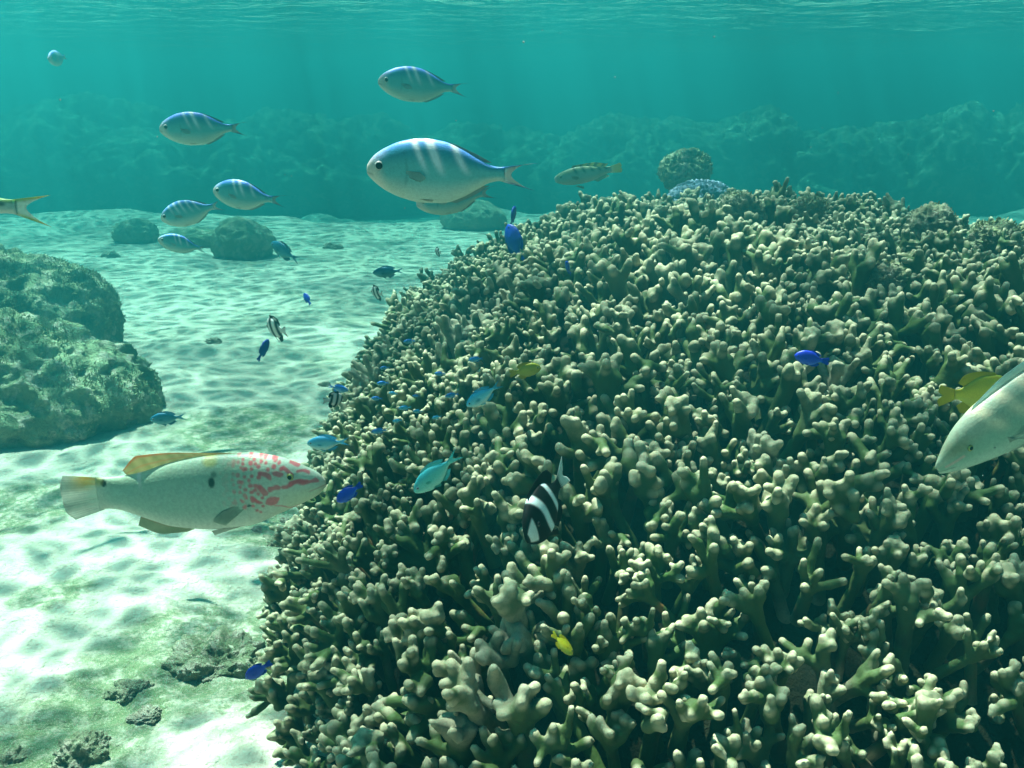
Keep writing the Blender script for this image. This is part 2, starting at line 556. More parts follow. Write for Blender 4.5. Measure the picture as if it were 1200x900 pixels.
def surface_nets(f, origin, h):
    """quads round the zero level of a grid of signed distances"""
    s = f < 0
    nx, ny, nz = f.shape
    c = np.zeros((nx - 1, ny - 1, nz - 1), int)
    for a in (0, 1):
        for b in (0, 1):
            for e in (0, 1):
                c += s[a:nx - 1 + a, b:ny - 1 + b, e:nz - 1 + e]
    act = (c > 0) & (c < 8)
    idx = -np.ones(act.shape, int)
    idx[act] = np.arange(act.sum())
    I = np.argwhere(act)
    acc = np.zeros((len(I), 3)); cnt = np.zeros(len(I))
    corners = [(a, b, e) for a in (0, 1) for b in (0, 1) for e in (0, 1)]
    for ca in corners:
        for ax in range(3):
            if ca[ax]: continue
            cb = list(ca); cb[ax] = 1
            fa = f[I[:, 0] + ca[0], I[:, 1] + ca[1], I[:, 2] + ca[2]]
            fb = f[I[:, 0] + cb[0], I[:, 1] + cb[1], I[:, 2] + cb[2]]
            m = (fa < 0) != (fb < 0)
            t = np.where(m, fa / np.where(m, fa - fb, 1), 0)
            p = np.tile(np.array(ca, float), (len(I), 1))
            p[:, ax] += t
            acc[m] += p[m]; cnt[m] += 1
    V = (I + acc / cnt[:, None]) * h + origin
    F = []
    for ax in range(3):
        o1, o2 = [(1, 2), (2, 0), (0, 1)][ax]
        sl0 = [slice(None)] * 3; sl1 = [slice(None)] * 3
        sl0[ax] = slice(0, -1); sl1[ax] = slice(1, None)
        a, b = s[tuple(sl0)], s[tuple(sl1)]
        E = np.argwhere(a != b)
        E = E[(E[:, o1] > 0) & (E[:, o2] > 0) & (E[:, o1] < f.shape[o1] - 1) & (E[:, o2] < f.shape[o2] - 1)]
        q = []
        for d1, d2 in ((1, 1), (0, 1), (0, 0), (1, 0)):
            k = E.copy(); k[:, o1] -= d1; k[:, o2] -= d2
            q.append(idx[k[:, 0], k[:, 1], k[:, 2]])
        q = np.stack(q, 1)
        flip = ~a[E[:, 0], E[:, 1], E[:, 2]]
        q[flip] = q[flip][:, ::-1]
        F.append(q)
    return V, np.concatenate(F)

def unit(v):
    v = np.asarray(v, float)
    return v / max(np.linalg.norm(v), 1e-9)

def clump_capsules(rng):
    """one coral branch: a stout stem dividing into blunt knobbly fingers"""
    caps, tips = [], []
    stem = np.array([rng.normal() * 0.006, rng.normal() * 0.006, rng.uniform(0.018, 0.032)])
    r0 = rng.uniform(0.0080, 0.0104)
    caps.append((np.array([0, 0, -0.075]), stem, r0 * 1.25, r0))
    n = rng.integers(4, 7)
    az = rng.random() * 6.28
    flat = rng.random() < 0.4
    for i in range(n):
        az += 6.28 / n + rng.normal() * 0.35
        tilt = rng.uniform(0.25, 1.05) if i else rng.uniform(0, 0.35)
        d = np.array([math.sin(tilt) * math.cos(az), math.sin(tilt) * math.sin(az) * (0.45 if flat else 1), math.cos(tilt)])
        d = unit(d)
        L = rng.uniform(0.028, 0.055)
        r1 = rng.uniform(0.0060, 0.0078)
        a = stem - np.array([0, 0, rng.uniform(0, 0.012)])
        b = a + d * L
        caps.append((a, b, r0 * 0.85, r1))
        k = rng.integers(0, 4)
        if k == 0:
            e = b + unit(d + rng.normal(size=3) * 0.25 + [0, 0, 0.3]) * rng.uniform(0.006, 0.016)
            caps.append((b, e, r1, r1 * 0.9)); tips.append(e)
        for j in range(k):
            q = rng.uniform(0.55, 1.0) if j else 1.0
            s = a + (b - a) * q
            dd = unit(d * 0.8 + rng.normal(size=3) * 0.55 + [0, 0, 0.55])
            e = s + dd * rng.uniform(0.016, 0.036)
            r2 = rng.uniform(0.0050, 0.0066)
            caps.append((s, e, r1 * 0.9, r2)); tips.append(e)
            if rng.random() < 0.3:
                e2 = s + (e - s) * 0.6 + unit(dd + rng.normal(size=3) * 0.9) * rng.uniform(0.008, 0.013)
                caps.append((s + (e - s) * 0.6, e2, r2 * 0.9, r2 * 0.8)); tips.append(e2)
    return caps, tips

def clump_mesh(caps, tips, h, seed):
    pts = np.array([p for c in caps for p in c[:2]])
    lo, hi = pts.min(0) - 0.02, pts.max(0) + 0.02
    lo[2] = max(lo[2], -0.07)
    ax = [np.arange(lo[k], hi[k] + h, h) for k in range(3)]
    G = np.stack(np.meshgrid(*ax, indexing='ij'), -1)
    f = None
    for a, b, ra, rb in caps:
        ba = b - a
        t = np.clip(((G - a) @ ba) / max(ba @ ba, 1e-12), 0, 1)
        d = np.linalg.norm(G - a - t[..., None] * ba, axis=-1) - (ra + (rb - ra) * t)
        if f is None: f = d
        else:
            k = 0.0065
            m = np.clip(0.5 + 0.5 * (f - d) / k, 0, 1)
            f = f * (1 - m) + d * m - k * m * (1 - m)
    f = f + 0.0008 * perlin(G * 75 + seed * 3.1) + 0.0003 * perlin(G * 190 + seed)
    V, F = surface_nets(f, lo, h)
    T = np.array(tips)
    dist = np.full(len(V), 9.0)
    for e in T:
        dist = np.minimum(dist, np.linalg.norm(V - e, axis=1))
    tip = np.clip(1.2 - dist / 0.0145, 0, 1)
    height = np.clip((np.linalg.norm(V - np.array([0, 0, -0.03]), axis=1)) / 0.10, 0, 1)
    return V, F, np.stack([tip, height, height * 0], 1)

def build_coral():
    rng = np.random.default_rng(21)
    root = empty('finger_coral', (CX, CY, 0))
    tag(root, 'huge olive finger coral mound with blunt pale tipped branches', 'coral')
    shr = 0.04
    # solid inside of the mound
    V, F = _ico[7]
    D = V / np.linalg.norm(V, axis=1)[:, None]
    P = D.copy()
    P[:, 2] = np.maximum(P[:, 2], 0)
    W = P * 0.02 + np.array([CX, CY, 0])
    r = 0.02 / np.maximum(mound_val(W, shr + 0.03), 1e-9)
    P = P * r[:, None]
    P = P + D * (0.035 * fbm(P * 7, 4))[:, None]
    P[:, 2] = np.where(D[:, 2] < 0, -0.05, P[:, 2])
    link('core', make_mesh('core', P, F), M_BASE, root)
    # points over the mound, evenly spread
    pts, nor = [], []
    cand = rng.normal(size=(300000, 3)); cand[:, 2] = np.abs(cand[:, 2])
    cand /= np.linalg.norm(cand, axis=1)[:, None]
    base = np.array([CX, CY, 0.0])
    W = cand * 0.02 + base
    S = base + cand * (0.02 / mound_val(W, shr))[:, None]
    e = 1e-3
    N = np.stack([mound_val(S + np.eye(3)[k] * e, shr) - mound_val(S - np.eye(3)[k] * e, shr) for k in range(3)], 1)
    N /= np.linalg.norm(N, axis=1)[:, None]
    lowf = fbm(S * 4.2 + 2.0, 3)
    pit = fbm(S * 11.0 + 7.0, 2)
    bulge = fbm(S * 9.0 + 4.0, 2)
    size_n = fbm(S * 3.1 + 12.0, 2)
    cell = {}
    for i in range(len(S)):
        s = S[i]
        if s[1] > 2.3 or s[2] < 0.035: continue
        spacing = 0.0228 * (1 + 0.4 * np.clip(size_n[i], -0.3, 0.6)) + 0.003 * max(0.0, lowf[i] * 2)
        k = tuple(np.floor(s / 0.04).astype(int))
        ok = True
        for a in (-1, 0, 1):
            for b in (-1, 0, 1):
                for c in (-1, 0, 1):
                    for q in cell.get((k[0] + a, k[1] + b, k[2] + c), ()):
                        if np.sum((q - s) ** 2) < spacing ** 2: ok = False; break
                    if not ok: break
                if not ok: break
            if not ok: break
        if not ok: continue
        cell.setdefault(k, []).append(s)
        if (lowf[i] > 0.42 or pit[i] > 0.34) and rng.random() < 0.25: continue        # bare pits in the colony
        pts.append(s + N[i] * 0.022 * bulge[i]); nor.append(N[i])
    pts, nor = np.array(pts), np.array(nor)
    NP = 26
    region = fbm(pts * 3.1 + 12.0, 2)
    protos = [clump_capsules(rng) for _ in range(NP)]
    hi = [clump_mesh(*protos[i], 0.0028, i) for i in range(NP)]
    lo = [clump_mesh(*protos[i], 0.0048, i) for i in range(NP)]
    # which hundred show largest
    c, s = math.cos(PITCH), math.sin(PITCH)
    q = pts - np.array([0, 0, CAM_H])
    depth = q[:, 1] * c - q[:, 2] * s
    upv = q[:, 1] * s + q[:, 2] * c
    u, v = 600 + FPX * q[:, 0] / depth, 450 - FPX * upv / depth
    facing = -np.einsum('ij,ij->i', nor, q / np.linalg.norm(q, axis=1)[:, None])
    inside = (u > 10) & (u < 1190) & (v > 0) & (v < 885) & (facing > 0.05)
    order = np.argsort(np.where(inside, depth, 99))
    near = set(order[:100].tolist())
    hi_me = [make_mesh('branch', V, F, {'tip': C}) for V, F, C in hi]
    VV, FF, CC, nv = [], [], [], 0
    for i in range(len(pts)):
        k = rng.integers(NP)
        d = unit(0.52 * nor[i] + np.array([-0.03, 0, 0.60]) + rng.normal(size=3) * 0.24)
        x = unit(np.cross(d, rng.normal(size=3)))
        y = np.cross(d, x)
        sc = rng.uniform(0.45, 0.70) * (1.0 + 0.55 * np.clip(region[i], -0.3, 0.6))
        Rm = np.stack([x, y, d], 1) * sc
        o = pts[i] - base + d * (0.006 + 0.010 * rng.normal())
        if i in near:
            ob = link('branch', hi_me[k], M_CORAL, root)
            m = Matrix([[*Rm[r_], o[r_]] for r_ in range(3)] + [[0, 0, 0, 1]])
            ob.matrix_local = m
        else:
            V, F, C = (hi if depth[i] < 1.05 and inside[i] else lo)[k]
            VV.append(V @ Rm.T + o); FF.append(F + nv); CC.append(C); nv += len(V)
    ob = link('branch', make_mesh('branch', np.concatenate(VV), np.concatenate(FF), {'tip': np.concatenate(CC)}), M_CORAL, root)
    ob['kind'] = 'stuff'
    print('coral clumps', len(pts), 'joined verts', nv)
build_coral()

# tufts of algae grown over the crest
for i, (px, py, r, lab) in enumerate([
        (868, 248, 0.030, 'dark green algae tuft on the crest beside the blue coral dome'),
        (948, 246, 0.022, 'small dark algae tuft on the crest right of the larger tuft'),
        (1092, 268, 0.034, 'rusty green algae tuft near the right end of the crest'),
        (1165, 285, 0.030, 'algae tuft on the crest at the right edge of the photo'),
        (1040, 330, 0.020, 'algae tuft among the pale branches below the right crest')]):
    d_ = coral_depth(px, py + 14)
    p = at(px, py, d_ - 0.01)
    rock('algae_tuft', lab, 'algae', p, (r, r, r * 0.9), 60.3 + i, M_LUMP, 'algae tufts on the coral crest', 5, 500, 0, lump=0.5, knob=0.4, fine=0.15)

# ------------------------------------------------------------------ behind the mound and on the open sand
rock_px('algae_rock', 'small dark knobbly rock showing just behind the coral mound', 'rock', 803, 203, 0.44, 0.062, 0.06, 0.07, 4.4, M_ROCKD, depth=2.75, sub=6, turf=2500, lump=0.35, knob=0.25)
o = rock_px('blue_coral', 'pale blue knobbly coral dome behind the crest of the mound', 'coral', 822, 240, 0.375, 0.082, 0.05, 0.08, 6.1, M_BLUECORAL, depth=2.62, sub=6, lump=0.10, knob=0.30, fine=0.02, freq=2.2)

far_rocks = [  # px, py (base), width, height, label
    (286, 300, 0.125, 0.105, 'round shadowy boulder alone on the sand below the four left swimming fish'),
    (160, 282, 0.10, 0.07, 'low hazy boulder on the sand left of the round boulder'),
    (226, 287, 0.14, 0.045, 'flat hazy stone slab between the low boulder and the round boulder'),
    (555, 266, 0.16, 0.085, 'dim boulder just behind the far left shoulder of the coral mound'),
]
for i, (px, py, w, h, lab) in enumerate(far_rocks):
    p = on_ground(px, py)
    rock('boulder', lab, 'rock', (p.x, p.y, h * 0.45), (w, w * 0.8, h), 2.2 + i, M_FAR, 'boulders out on the far sand', 5, lump=0.25)

# algae covered patches in the foreground sand
fore = [
    (252, 752, 0.066, 0.020, 0.065, 'mossy low rock on the sand touching the foot of the coral'),
    (92, 860, 0.036, 0.020, 0.032, 'dark green algae lump in the lower left sand'),
    (12, 868, 0.020, 0.012, 0.016, 'small algae lump cut by the lower left photo corner'),
    (150, 796, 0.032, 0.009, 0.024, 'thin flat algae patch between the mossy rock and the dark lump'),
    (125, 899, 0.026, 0.010, 0.016, 'algae lump at the bottom edge just below the dark green one'),
    (320, 622, 0.036, 0.012, 0.030, 'flat mossy stone under the chin of the spotted wrasse'),
]
for i, (px, py, w, h, d, lab) in enumerate(fore):
    p = on_ground(px, py)
    rock('algae_lump', lab, 'rock', (p.x, p.y, gz(p.x, p.y) - h * 0.4), (w * 0.8, d * 0.8, h * 0.8), 11.3 + i, M_LUMP, 'algae covered lumps in the foreground sand', 6, 0, 0.5, lump=0.85, knob=0.16, fine=0.07, freq=1.6)

# loose rubble
proto = None
rr = np.random.default_rng(8)
stone_meshes = [make_mesh('rubble_stone', *rock_shape(5, (1, 0.7, 0.45), 30 + k, lump=0.7, knob=0.45, fine=0.12)) for k in range(5)]
spots = [(172, 822, .026), (160, 828, .018), (300, 610, .018), (332, 597, .014), (380, 450, .025), (250, 400, .04), (390, 290, .07), (130, 300, .07)]
for i, (px, py, s) in enumerate(spots):
    p = on_ground(px, py)
    o = bpy.data.objects.new('rubble_stone', stone_meshes[i % 5])
    COL.objects.link(o)
    if not stone_meshes[i % 5].materials: stone_meshes[i % 5].materials.append(M_STONE)
    o.location = (p.x, p.y, gz(p.x, p.y) - s * 0.02)
    o.scale = (s * 0.6, s * 0.6, s * 0.5)
    o.rotation_euler = (0, 0, rr.random() * 6.28)
    tag(o, 'small grey rubble stone half sunk in the pale sand', 'stone', 'rubble stones scattered on the sand')

# the far reef
reef = [  # px of centre, distance y, half width, height, depth half, label
    (60, 5.9, 0.75, 0.55, 0.5, 'hazy reef outcrop at the far left edge of the photo'),
    (150, 6.6, 0.75, 0.68, 0.6, 'tallest hazy outcrop of the left far reef'),
    (225, 5.7, 0.65, 0.50, 0.5, 'pale topped outcrop of the left far reef just right of the tallest one'),
    (345, 6.4, 0.60, 0.60, 0.5, 'dim reef outcrop above the two largest left fish in the haze'),
    (420, 6.0, 0.65, 0.52, 0.5, 'dim reef outcrop left of the big striped fish'),
    (530, 6.5, 0.75, 0.48, 0.6, 'low dim outcrop behind the big striped fish'),
    (640, 6.2, 0.60, 0.42, 0.5, 'low dim outcrop behind the small olive fish'),
    (735, 5.6, 0.55, 0.56, 0.5, 'rounded hazy outcrop above the middle of the coral crest'),
    (850, 5.4, 0.55, 0.60, 0.5, 'hazy outcrop above the blue coral dome'),
    (960, 5.2, 0.60, 0.50, 0.5, 'low hazy outcrop between the two tall right ones'),
    (1080, 4.9, 0.62, 0.60, 0.5, 'tall hazy outcrop of the right far reef with a pale crest'),
    (1200, 4.7, 0.60, 0.64, 0.5, 'hazy outcrop at the far right edge of the photo'),
]
for i, (px, y, w, h, d, lab) in enumerate(reef):
    x = (px - 600) / FPX * y * 1.03
    x *= (y + 3.7) / y
    y += 3.7
    rock('reef_outcrop', lab, 'reef', (x, y, h * 0.34 - 0.33), (w * 1.55, d * 1.2, h * 0.92), 41 + i * 1.7, M_REEF, 'far reef outcrops fading in the haze', 6, 0, 0, lump=0.45, knob=0.22, fine=0.05, freq=1.6)

# ------------------------------------------------------------------ fish
def pchip(x, xs, ys):
    xs, ys = np.asarray(xs, float), np.asarray(ys, float)
    h = np.diff(xs); d = np.diff(ys) / h
    m = np.zeros(len(xs))
    for i in range(1, len(xs) - 1):
        if d[i - 1] * d[i] > 0:
            w1, w2 = 2 * h[i] + h[i - 1], h[i] + 2 * h[i - 1]
            m[i] = (w1 + w2) / (w1 / d[i - 1] + w2 / d[i])
    m[0], m[-1] = d[0], d[-1]
    k = np.clip(np.searchsorted(xs, x) - 1, 0, len(h) - 1)
    t = (x - xs[k]) / h[k]
    return ((1 + 2 * t) * (1 - t) ** 2 * ys[k] + t * (1 - t) ** 2 * h[k] * m[k] + t * t * (3 - 2 * t) * ys[k + 1] + t * t * (t - 1) * h[k] * m[k + 1])

class Profile:
    """outline of a fish of length 1: nose at u = 0; rows of (u, top, bottom, half thickness)"""
    def __init__(self, rows):
        r = np.array(rows, float)
        self.s = np.sqrt(r[:, 0]); self.r = r; self.end = r[-1, 0]
    def at(self, u):
        s = np.sqrt(np.clip(u, 0, self.end))
        return [pchip(s, self.s, self.r[:, k]) for k in (1, 2, 3)]
    def body(self, nu, nv, color):
        s = np.linspace(0, 1, nu) * math.sqrt(self.end)
        u = s * s
        top, bot, w = self.at(u)
        a = np.linspace(0, 2 * np.pi, nv, endpoint=False)
        ca, sa = np.cos(a), np.sin(a)
        mid, half = (top + bot) / 2, (top - bot) / 2
        Y = w[:, None] * (np.sign(ca) * np.abs(ca) ** 0.9)[None]
        Z = mid[:, None] + half[:, None] * (np.sign(sa) * np.abs(sa) ** 1.0)[None]
        U = np.repeat(u[:, None], nv, 1)
        X = 0.5 - U
        V = np.stack([X, Y, Z], -1).reshape(-1, 3)
        F = [tuple(f) for f in grid_faces(nu, nv, True)[:, ::-1]]
        F.append(tuple(range(nv))[::1])
        F.append(tuple((nu - 1) * nv + k for k in range(nv))[::-1])
        vv = np.repeat(sa[None], nu, 0).ravel()
        C = color(U.ravel(), vv, V)
        return V, F, C

def polyline(pts, n):
    P = np.array(pts, float)
    d = np.concatenate([[0], np.cumsum(np.linalg.norm(np.diff(P, axis=0), axis=1))])
    t = np.linspace(0, d[-1], n)
    out = np.stack([pchip(t, d, P[:, k]) if len(P) > 2 else np.interp(t, d, P[:, k]) for k in range(P.shape[1])], 1)
    return out

def fin_mesh(base, edge, color, n=22, m=10, thick=0.004, ruffle=0.0):
    """a thin fin between a base line and its free edge, both (x, z); colour(s along, t outwards)"""
    B, E = polyline(base, n), polyline(edge, n)
    t = np.linspace(0, 1, m)
    P = B[:, None] * (1 - t)[None, :, None] + E[:, None] * t[None, :, None]
    S, T = np.meshgrid(np.linspace(0, 1, n), t, indexing='ij')
    y0 = ruffle * np.sin(S * 14) * T
    th = thick * (1 - 0.75 * T) * (1 + 0.35 * np.sin(S * 70)) * np.clip(np.minimum(S, 1 - S) * 12 + 0.2, 0, 1)
    X, Z = P[..., 0], P[..., 1]
    A = np.stack([X, y0 + th / 2, Z], -1).reshape(-1, 3)
    D = np.stack([X, y0 - th / 2, Z], -1).reshape(-1, 3)
    g = grid_faces(n, m)
    N = n * m
    F = [tuple(f) for f in g] + [tuple(f) for f in (g + N)[:, ::-1]]
    loop = [i * m for i in range(n)] + [(n - 1) * m + j for j in range(1, m)] + [i * m + m - 1 for i in range(n - 2, -1, -1)] + [j for j in range(m - 2, 0, -1)]
    for k in range(len(loop)):
        a, b = loop[k], loop[(k + 1) % len(loop)]
        F.append((b, a, a + N, b + N))
    C = color(np.tile(S.ravel(), 2), np.tile(T.ravel(), 2))
    return np.concatenate([A, D]), F, C

def rgb(*c):
    return np.array(c, float)

def blend(a, b, f):
    f = np.asarray(f)[..., None]
    return np.asarray(a) * (1 - f) + np.asarray(b) * f

def const(c):
    return lambda s, t: np.tile(np.asarray(c, float), (len(s), 1))

def uv_sphere(nu=14, nv=18):
    a = np.linspace(0, np.pi, nu); b = np.linspace(0, 2 * np.pi, nv, endpoint=False)
    A, Bm = np.meshgrid(a, b, indexing='ij')
    V = np.stack([np.sin(A) * np.cos(Bm), np.cos(A), np.sin(A) * np.sin(Bm)], -1).reshape(-1, 3)   # poles along y
    return V, grid_faces(nu, nv, True)

def build_fish(name, sp):
    """a fish of length 1 looking along +x with its back to +z; its root is an Empty at the middle of the body"""
    root = empty(name)
    pr = sp['profile']
    V, F, C = pr.body(sp.get('nu', 70), sp.get('nv', 44), sp['color'])
    b = link('body', make_mesh('body', V, F, {'skin': C}), sp.get('skin', M_SKIN), root)
    finmat = sp.get('finmat', M_FIN)
    for fn, base, edge, col, kw in sp['fins']:
        V, F, C = fin_mesh([(0.5 - x, z) for x, z in base], [(0.5 - x, z) for x, z in edge], col, **kw)
        if fn == 'tail_fin':        # the scaly root of the tail runs out into the fin
            nn, mm = kw.get('n', 22), kw.get('m', 10)
            tt = np.tile(np.tile(np.linspace(0, 1, mm), nn), 2)
            ss = np.tile(np.repeat(np.linspace(1, -1, nn), mm), 2)
            root_c = sp['color'](np.full(len(V), pr.end), ss * 0.9, V)
            C = blend(C, root_c, sstep(0.45, 0.0, tt + 0.12 * np.sin(ss * 23)))
        piv = np.array([0.5 - base[0][0], 0, (base[0][1] + base[-1][1]) / 2]) if fn == 'tail_fin' else np.zeros(3)
        o = link(fn, make_mesh(fn, V - piv, F, {'skin': C}), finmat, root)
        o.location = piv
    for fn, (u, z), edge, col, splay, both in sp.get('paired', ()):
        # local fin: base on the y-less plane near the origin, edge relative to it (backwards, up)
        _, _, w = pr.at(np.array([u]))
        top, bot, w = [float(k[0]) for k in pr.at(np.array([u]))]
        mid, half = (top + bot) / 2, (top - bot) / 2
        yy = w * math.sqrt(max(0.02, 1 - min(1, abs((z - mid) / half)) ** 2)) * 0.96
        Vf, Ff, Cf = fin_mesh([(0, 0.018), (0, -0.018)] if fn == 'pectoral_fin' else [(0.02, 0), (-0.03, 0)], [(-x, zz) for x, zz in edge], col, n=14, m=8, thick=0.003)
        me = make_mesh(fn, Vf, Ff, {'skin': Cf})
        for sgn in ((1, -1) if both else (1,)):
            o = link(fn, me, finmat, root)
            o.location = (0.5 - u, sgn * yy, z)
            o.rotation_euler = (splay[0] * -sgn, 0, -splay[1] * sgn)
    u, z, r = sp['eye']
    top, bot, w = [float(k[0]) for k in pr.at(np.array([u]))]
    mid, half = (top + bot) / 2, (top - bot) / 2
    yy = w * math.sqrt(max(0.02, 1 - min(1, abs((z - mid) / half)) ** 2))
    V, F = uv_sphere()
    ce = np.tile(np.asarray(sp.get('iris', (0.55, 0.6, 0.6)), float), (len(V), 1))
    ce[np.abs(V[:, 1]) < 0.55] *= 0.6
    eye_me = make_mesh('eye', V * np.array([r, r * 0.45, r]), F, {'skin': ce})
    pup_me = make_mesh('pupil', V * np.array([r, r * 0.25, r]) * sp.get('pupil', 0.58), F)
    # tilt of the flank at the eye, so that the eye lies in the skin
    e = 0.012
    w2 = float(pr.at(np.array([u + e]))[2][0]); w1 = float(pr.at(np.array([max(u - e, 0)]))[2][0])
    yaw = math.atan2(w2 - w1, 2 * e)
    for sgn in (1, -1):
        o = link('eye', eye_me, M_IRIS, root)
        o.location = (0.5 - u, sgn * yy, z)
        o.rotation_euler = (0, 0, yaw * 0.8 * sgn)
        q = link('pupil', pup_me, M_PUPIL, o)
        q.location = (0, sgn * r * 0.36, 0)
    return root

def place(root, nose, tail, depth, label, cat='fish', group=None, yaw=0.0, roll=0.0, tailturn=0.0):
    """put a fish with its nose and tail end over two photo pixels at that distance; yaw > 0 turns the nose away from the camera"""
    lpx = math.hypot(nose[0] - tail[0], nose[1] - tail[1])
    dd = lpx / FPX * depth * math.tan(yaw) / 2
    pn, pt = at(*nose, depth + dd), at(*tail, depth - dd)
    pos = (pn + pt) / 2
    f = pn - pt
    L = f.length
    f.normalize()
    view = (pos - Vector((0, 0, CAM_H))).normalized()
    upc = view.cross(Vector((0, 0, 1))).cross(view).normalized()
    up0 = Vector((0, 0, 1)) if abs(nose[1] - tail[1]) < 0.7 * lpx else upc
    z = (up0 - f * up0.dot(f))
    if z.length < 0.15: z = view * -1 - f * (view * -1).dot(f)
    z.normalize()
    z = Matrix.Rotation(roll, 3, f) @ z
    y = z.cross(f)
    m = Matrix(((f.x, y.x, z.x, pos.x), (f.y, y.y, z.y, pos.y), (f.z, y.z, z.z, pos.z), (0, 0, 0, 1)))
    root.matrix_world = m @ Matrix.Scale(L, 4)
    for c in root.children:
        if c.name.startswith('tail_fin') and tailturn:
            c.rotation_euler.z += tailturn
    tag(root, label, cat, group)
    return root

# --- striped silvery damselfish (forked tail, pale bars on the back)
SERG = Profile([(0, 0.015, -0.015, 0.002), (0.012, 0.045, -0.035, 0.018), (0.05, 0.09, -0.072, 0.036), (0.12, 0.135, -0.118, 0.054), (0.22, 0.175, -0.158, 0.066), (0.34, 0.192, -0.18, 0.068),
                (0.46, 0.178, -0.178, 0.06), (0.57, 0.135, -0.142, 0.046), (0.67, 0.082, -0.085, 0.03), (0.74, 0.05, -0.048, 0.018), (0.79, 0.042, -0.038, 0.011), (0.82, 0.044, -0.04, 0.006)])

def serg_color(bars, blue, strength=1.0):
    def f(u, v, V):
        c = blend(rgb(0.14, 0.52, 0.56), rgb(0.02, 0.27, 0.42), sstep(0.1, 0.75, v))
        c = blend(c, rgb(0.58, 0.70, 0.62), sstep(-0.1, -0.85, v))
        c = blend(c, rgb(0.14, 0.32, 1.0), blue * sstep(0.64, 0.97, v))
        c = blend(c, rgb(0.45, 0.62, 0.98), 0.8 * sstep(0.16, 0.07, u) * sstep(0.25, 0.75, v))
        nose = sstep(0.13, 0.03, u + 0.05 * v)
        c = blend(c, rgb(0.80, 0.74, 0.66), nose * 0.95)
        uu = u - 0.085 * (1 - np.clip(v, -1, 1))
        for p, wd, s in bars:
            b = np.exp(-((uu - p) / wd) ** 2) * sstep(-0.2, 0.5, v) * s * strength
            c = blend(c, rgb(0.80, 0.90, 1.0), np.clip(b, 0, 1))
        gill = np.exp(-((u - 0.225 - 0.03 * np.cos(v * 2)) / 0.008) ** 2) * sstep(0.55, 0.3, np.abs(v + 0.1)) * 0.35
        c = blend(c, rgb(0.05, 0.14, 0.16), gill)
        mouth = np.exp(-((V[:, 2] + 0.012 + u * 0.25) / 0.006) ** 2) * sstep(0.055, 0.035, u) * 0.6
        return blend(c, rgb(0.15, 0.16, 0.16), mouth)
    return f

def serg_fins(dark=(0.03, 0.10, 0.12)):
    pale, dk = rgb(0.34, 0.42, 0.38), rgb(*dark)
    def tailc(s, t):
        e = np.maximum(sstep(0.25, 0.02, s), sstep(0.75, 0.98, s))
        return blend(pale, blend(dk, rgb(0.08, 0.2, 0.5), 0.4), e)
    def dorc(s, t):
        return blend(dk, rgb(0.16, 0.28, 0.28), t * 0.6)
    return [
        ('tail_fin', [(0.795, 0.042), (0.80, 0.0), (0.795, -0.038)], [(1.03, 0.072), (0.94, 0.062), (0.86, 0.0), (0.935, -0.064), (1.0, -0.088)], tailc, dict(n=40, m=14)),
        ('dorsal_fin', [(0.28, 0.18), (0.42, 0.176), (0.56, 0.13), (0.69, 0.065)], [(0.33, 0.190), (0.48, 0.175), (0.63, 0.122), (0.745, 0.066)], dorc, dict(n=36)),
        ('anal_fin', [(0.47, -0.168), (0.57, -0.134), (0.69, -0.068)], [(0.54, -0.174), (0.64, -0.128), (0.735, -0.066)], lambda s, t: blend(rgb(0.6, 0.6, 0.5), rgb(0.35, 0.42, 0.4), t), dict(n=24)),
    ]
SERG_PAIRED = [('pectoral_fin', (0.245, -0.01), [(0.09, 0.012), (0.125, -0.02), (0.09, -0.045)], const((0.50, 0.70, 0.68)), (0.1, 0.12), True),
               ('pelvic_fin', (0.30, -0.15), [(0.10, -0.022), (0.11, -0.008)], const((0.66, 0.66, 0.56)), (0.1, 0.05), True)]

def striped(bars, blue, strength=1.0):
    return build_fish('striped_damselfish', dict(profile=SERG, color=serg_color(bars, blue, strength), fins=serg_fins(), paired=SERG_PAIRED, eye=(0.085, 0.030, 0.028), iris=(0.72, 0.76, 0.72), pupil=0.74, nu=120, nv=56, skin=M_SKIN_BIG))

G1 = 'pale silvery striped damselfish in open water'
B3 = [(0.285, 0.017, 1.2), (0.375, 0.022, 1.8), (0.525, 0.022, 1.2)]
B5 = [(0.17, 0.02, 0.6), (0.26, 0.02, 0.7), (0.35, 0.02, 0.8), (0.45, 0.02, 0.7), (0.55, 0.02, 0.6)]
big = striped(B3, 0.7)
place(big, (430, 199), (627, 206), 0.86, 'largest striped damselfish, silver teal with three white bars and forked tail', group=G1, yaw=0.10, tailturn=0.1)
s_low = striped(B3, 1.3, 0.6)
place(copy_tree(s_low), (443, 96), (549, 105), 1.45, 'grey striped damselfish swimming alone above the largest one', group=G1, yaw=-0.2)
for i_, (n_, t_, d_, lab_, yw, tt) in enumerate([
        ((187, 152), (291, 150), 1.42, 'blue backed damselfish highest of the four on the left', -0.05, -0.2),
        ((250, 224), (334, 236), 1.55, 'blue backed damselfish touching tail of the barred one beside it', 0.2, 0.25),
        ((185, 281), (244, 293), 1.9, 'slim bright blue backed damselfish lowest of the four on the left', -0.3, 0.0),
        ((488, 240), (582, 224), 1.3, 'pale damselfish half hidden under the belly of the largest striped one', -0.1, 0.0)]):
    place(copy_tree(s_low), n_, t_, d_, lab_, group=G1, yaw=yw, tailturn=tt)
s_five = striped(B5, 0.9, 1.0)
place(s_five, (189, 257), (263, 239), 1.62, 'damselfish with five pale blue bars, just above the slim lowest one', group=G1, yaw=0.2)
place(copy_tree(s_low), (57, 70), (79, 66), 2.3, 'hazy damselfish near the top left corner, turned half towards the camera', group=G1, yaw=-1.1, roll=0.1)
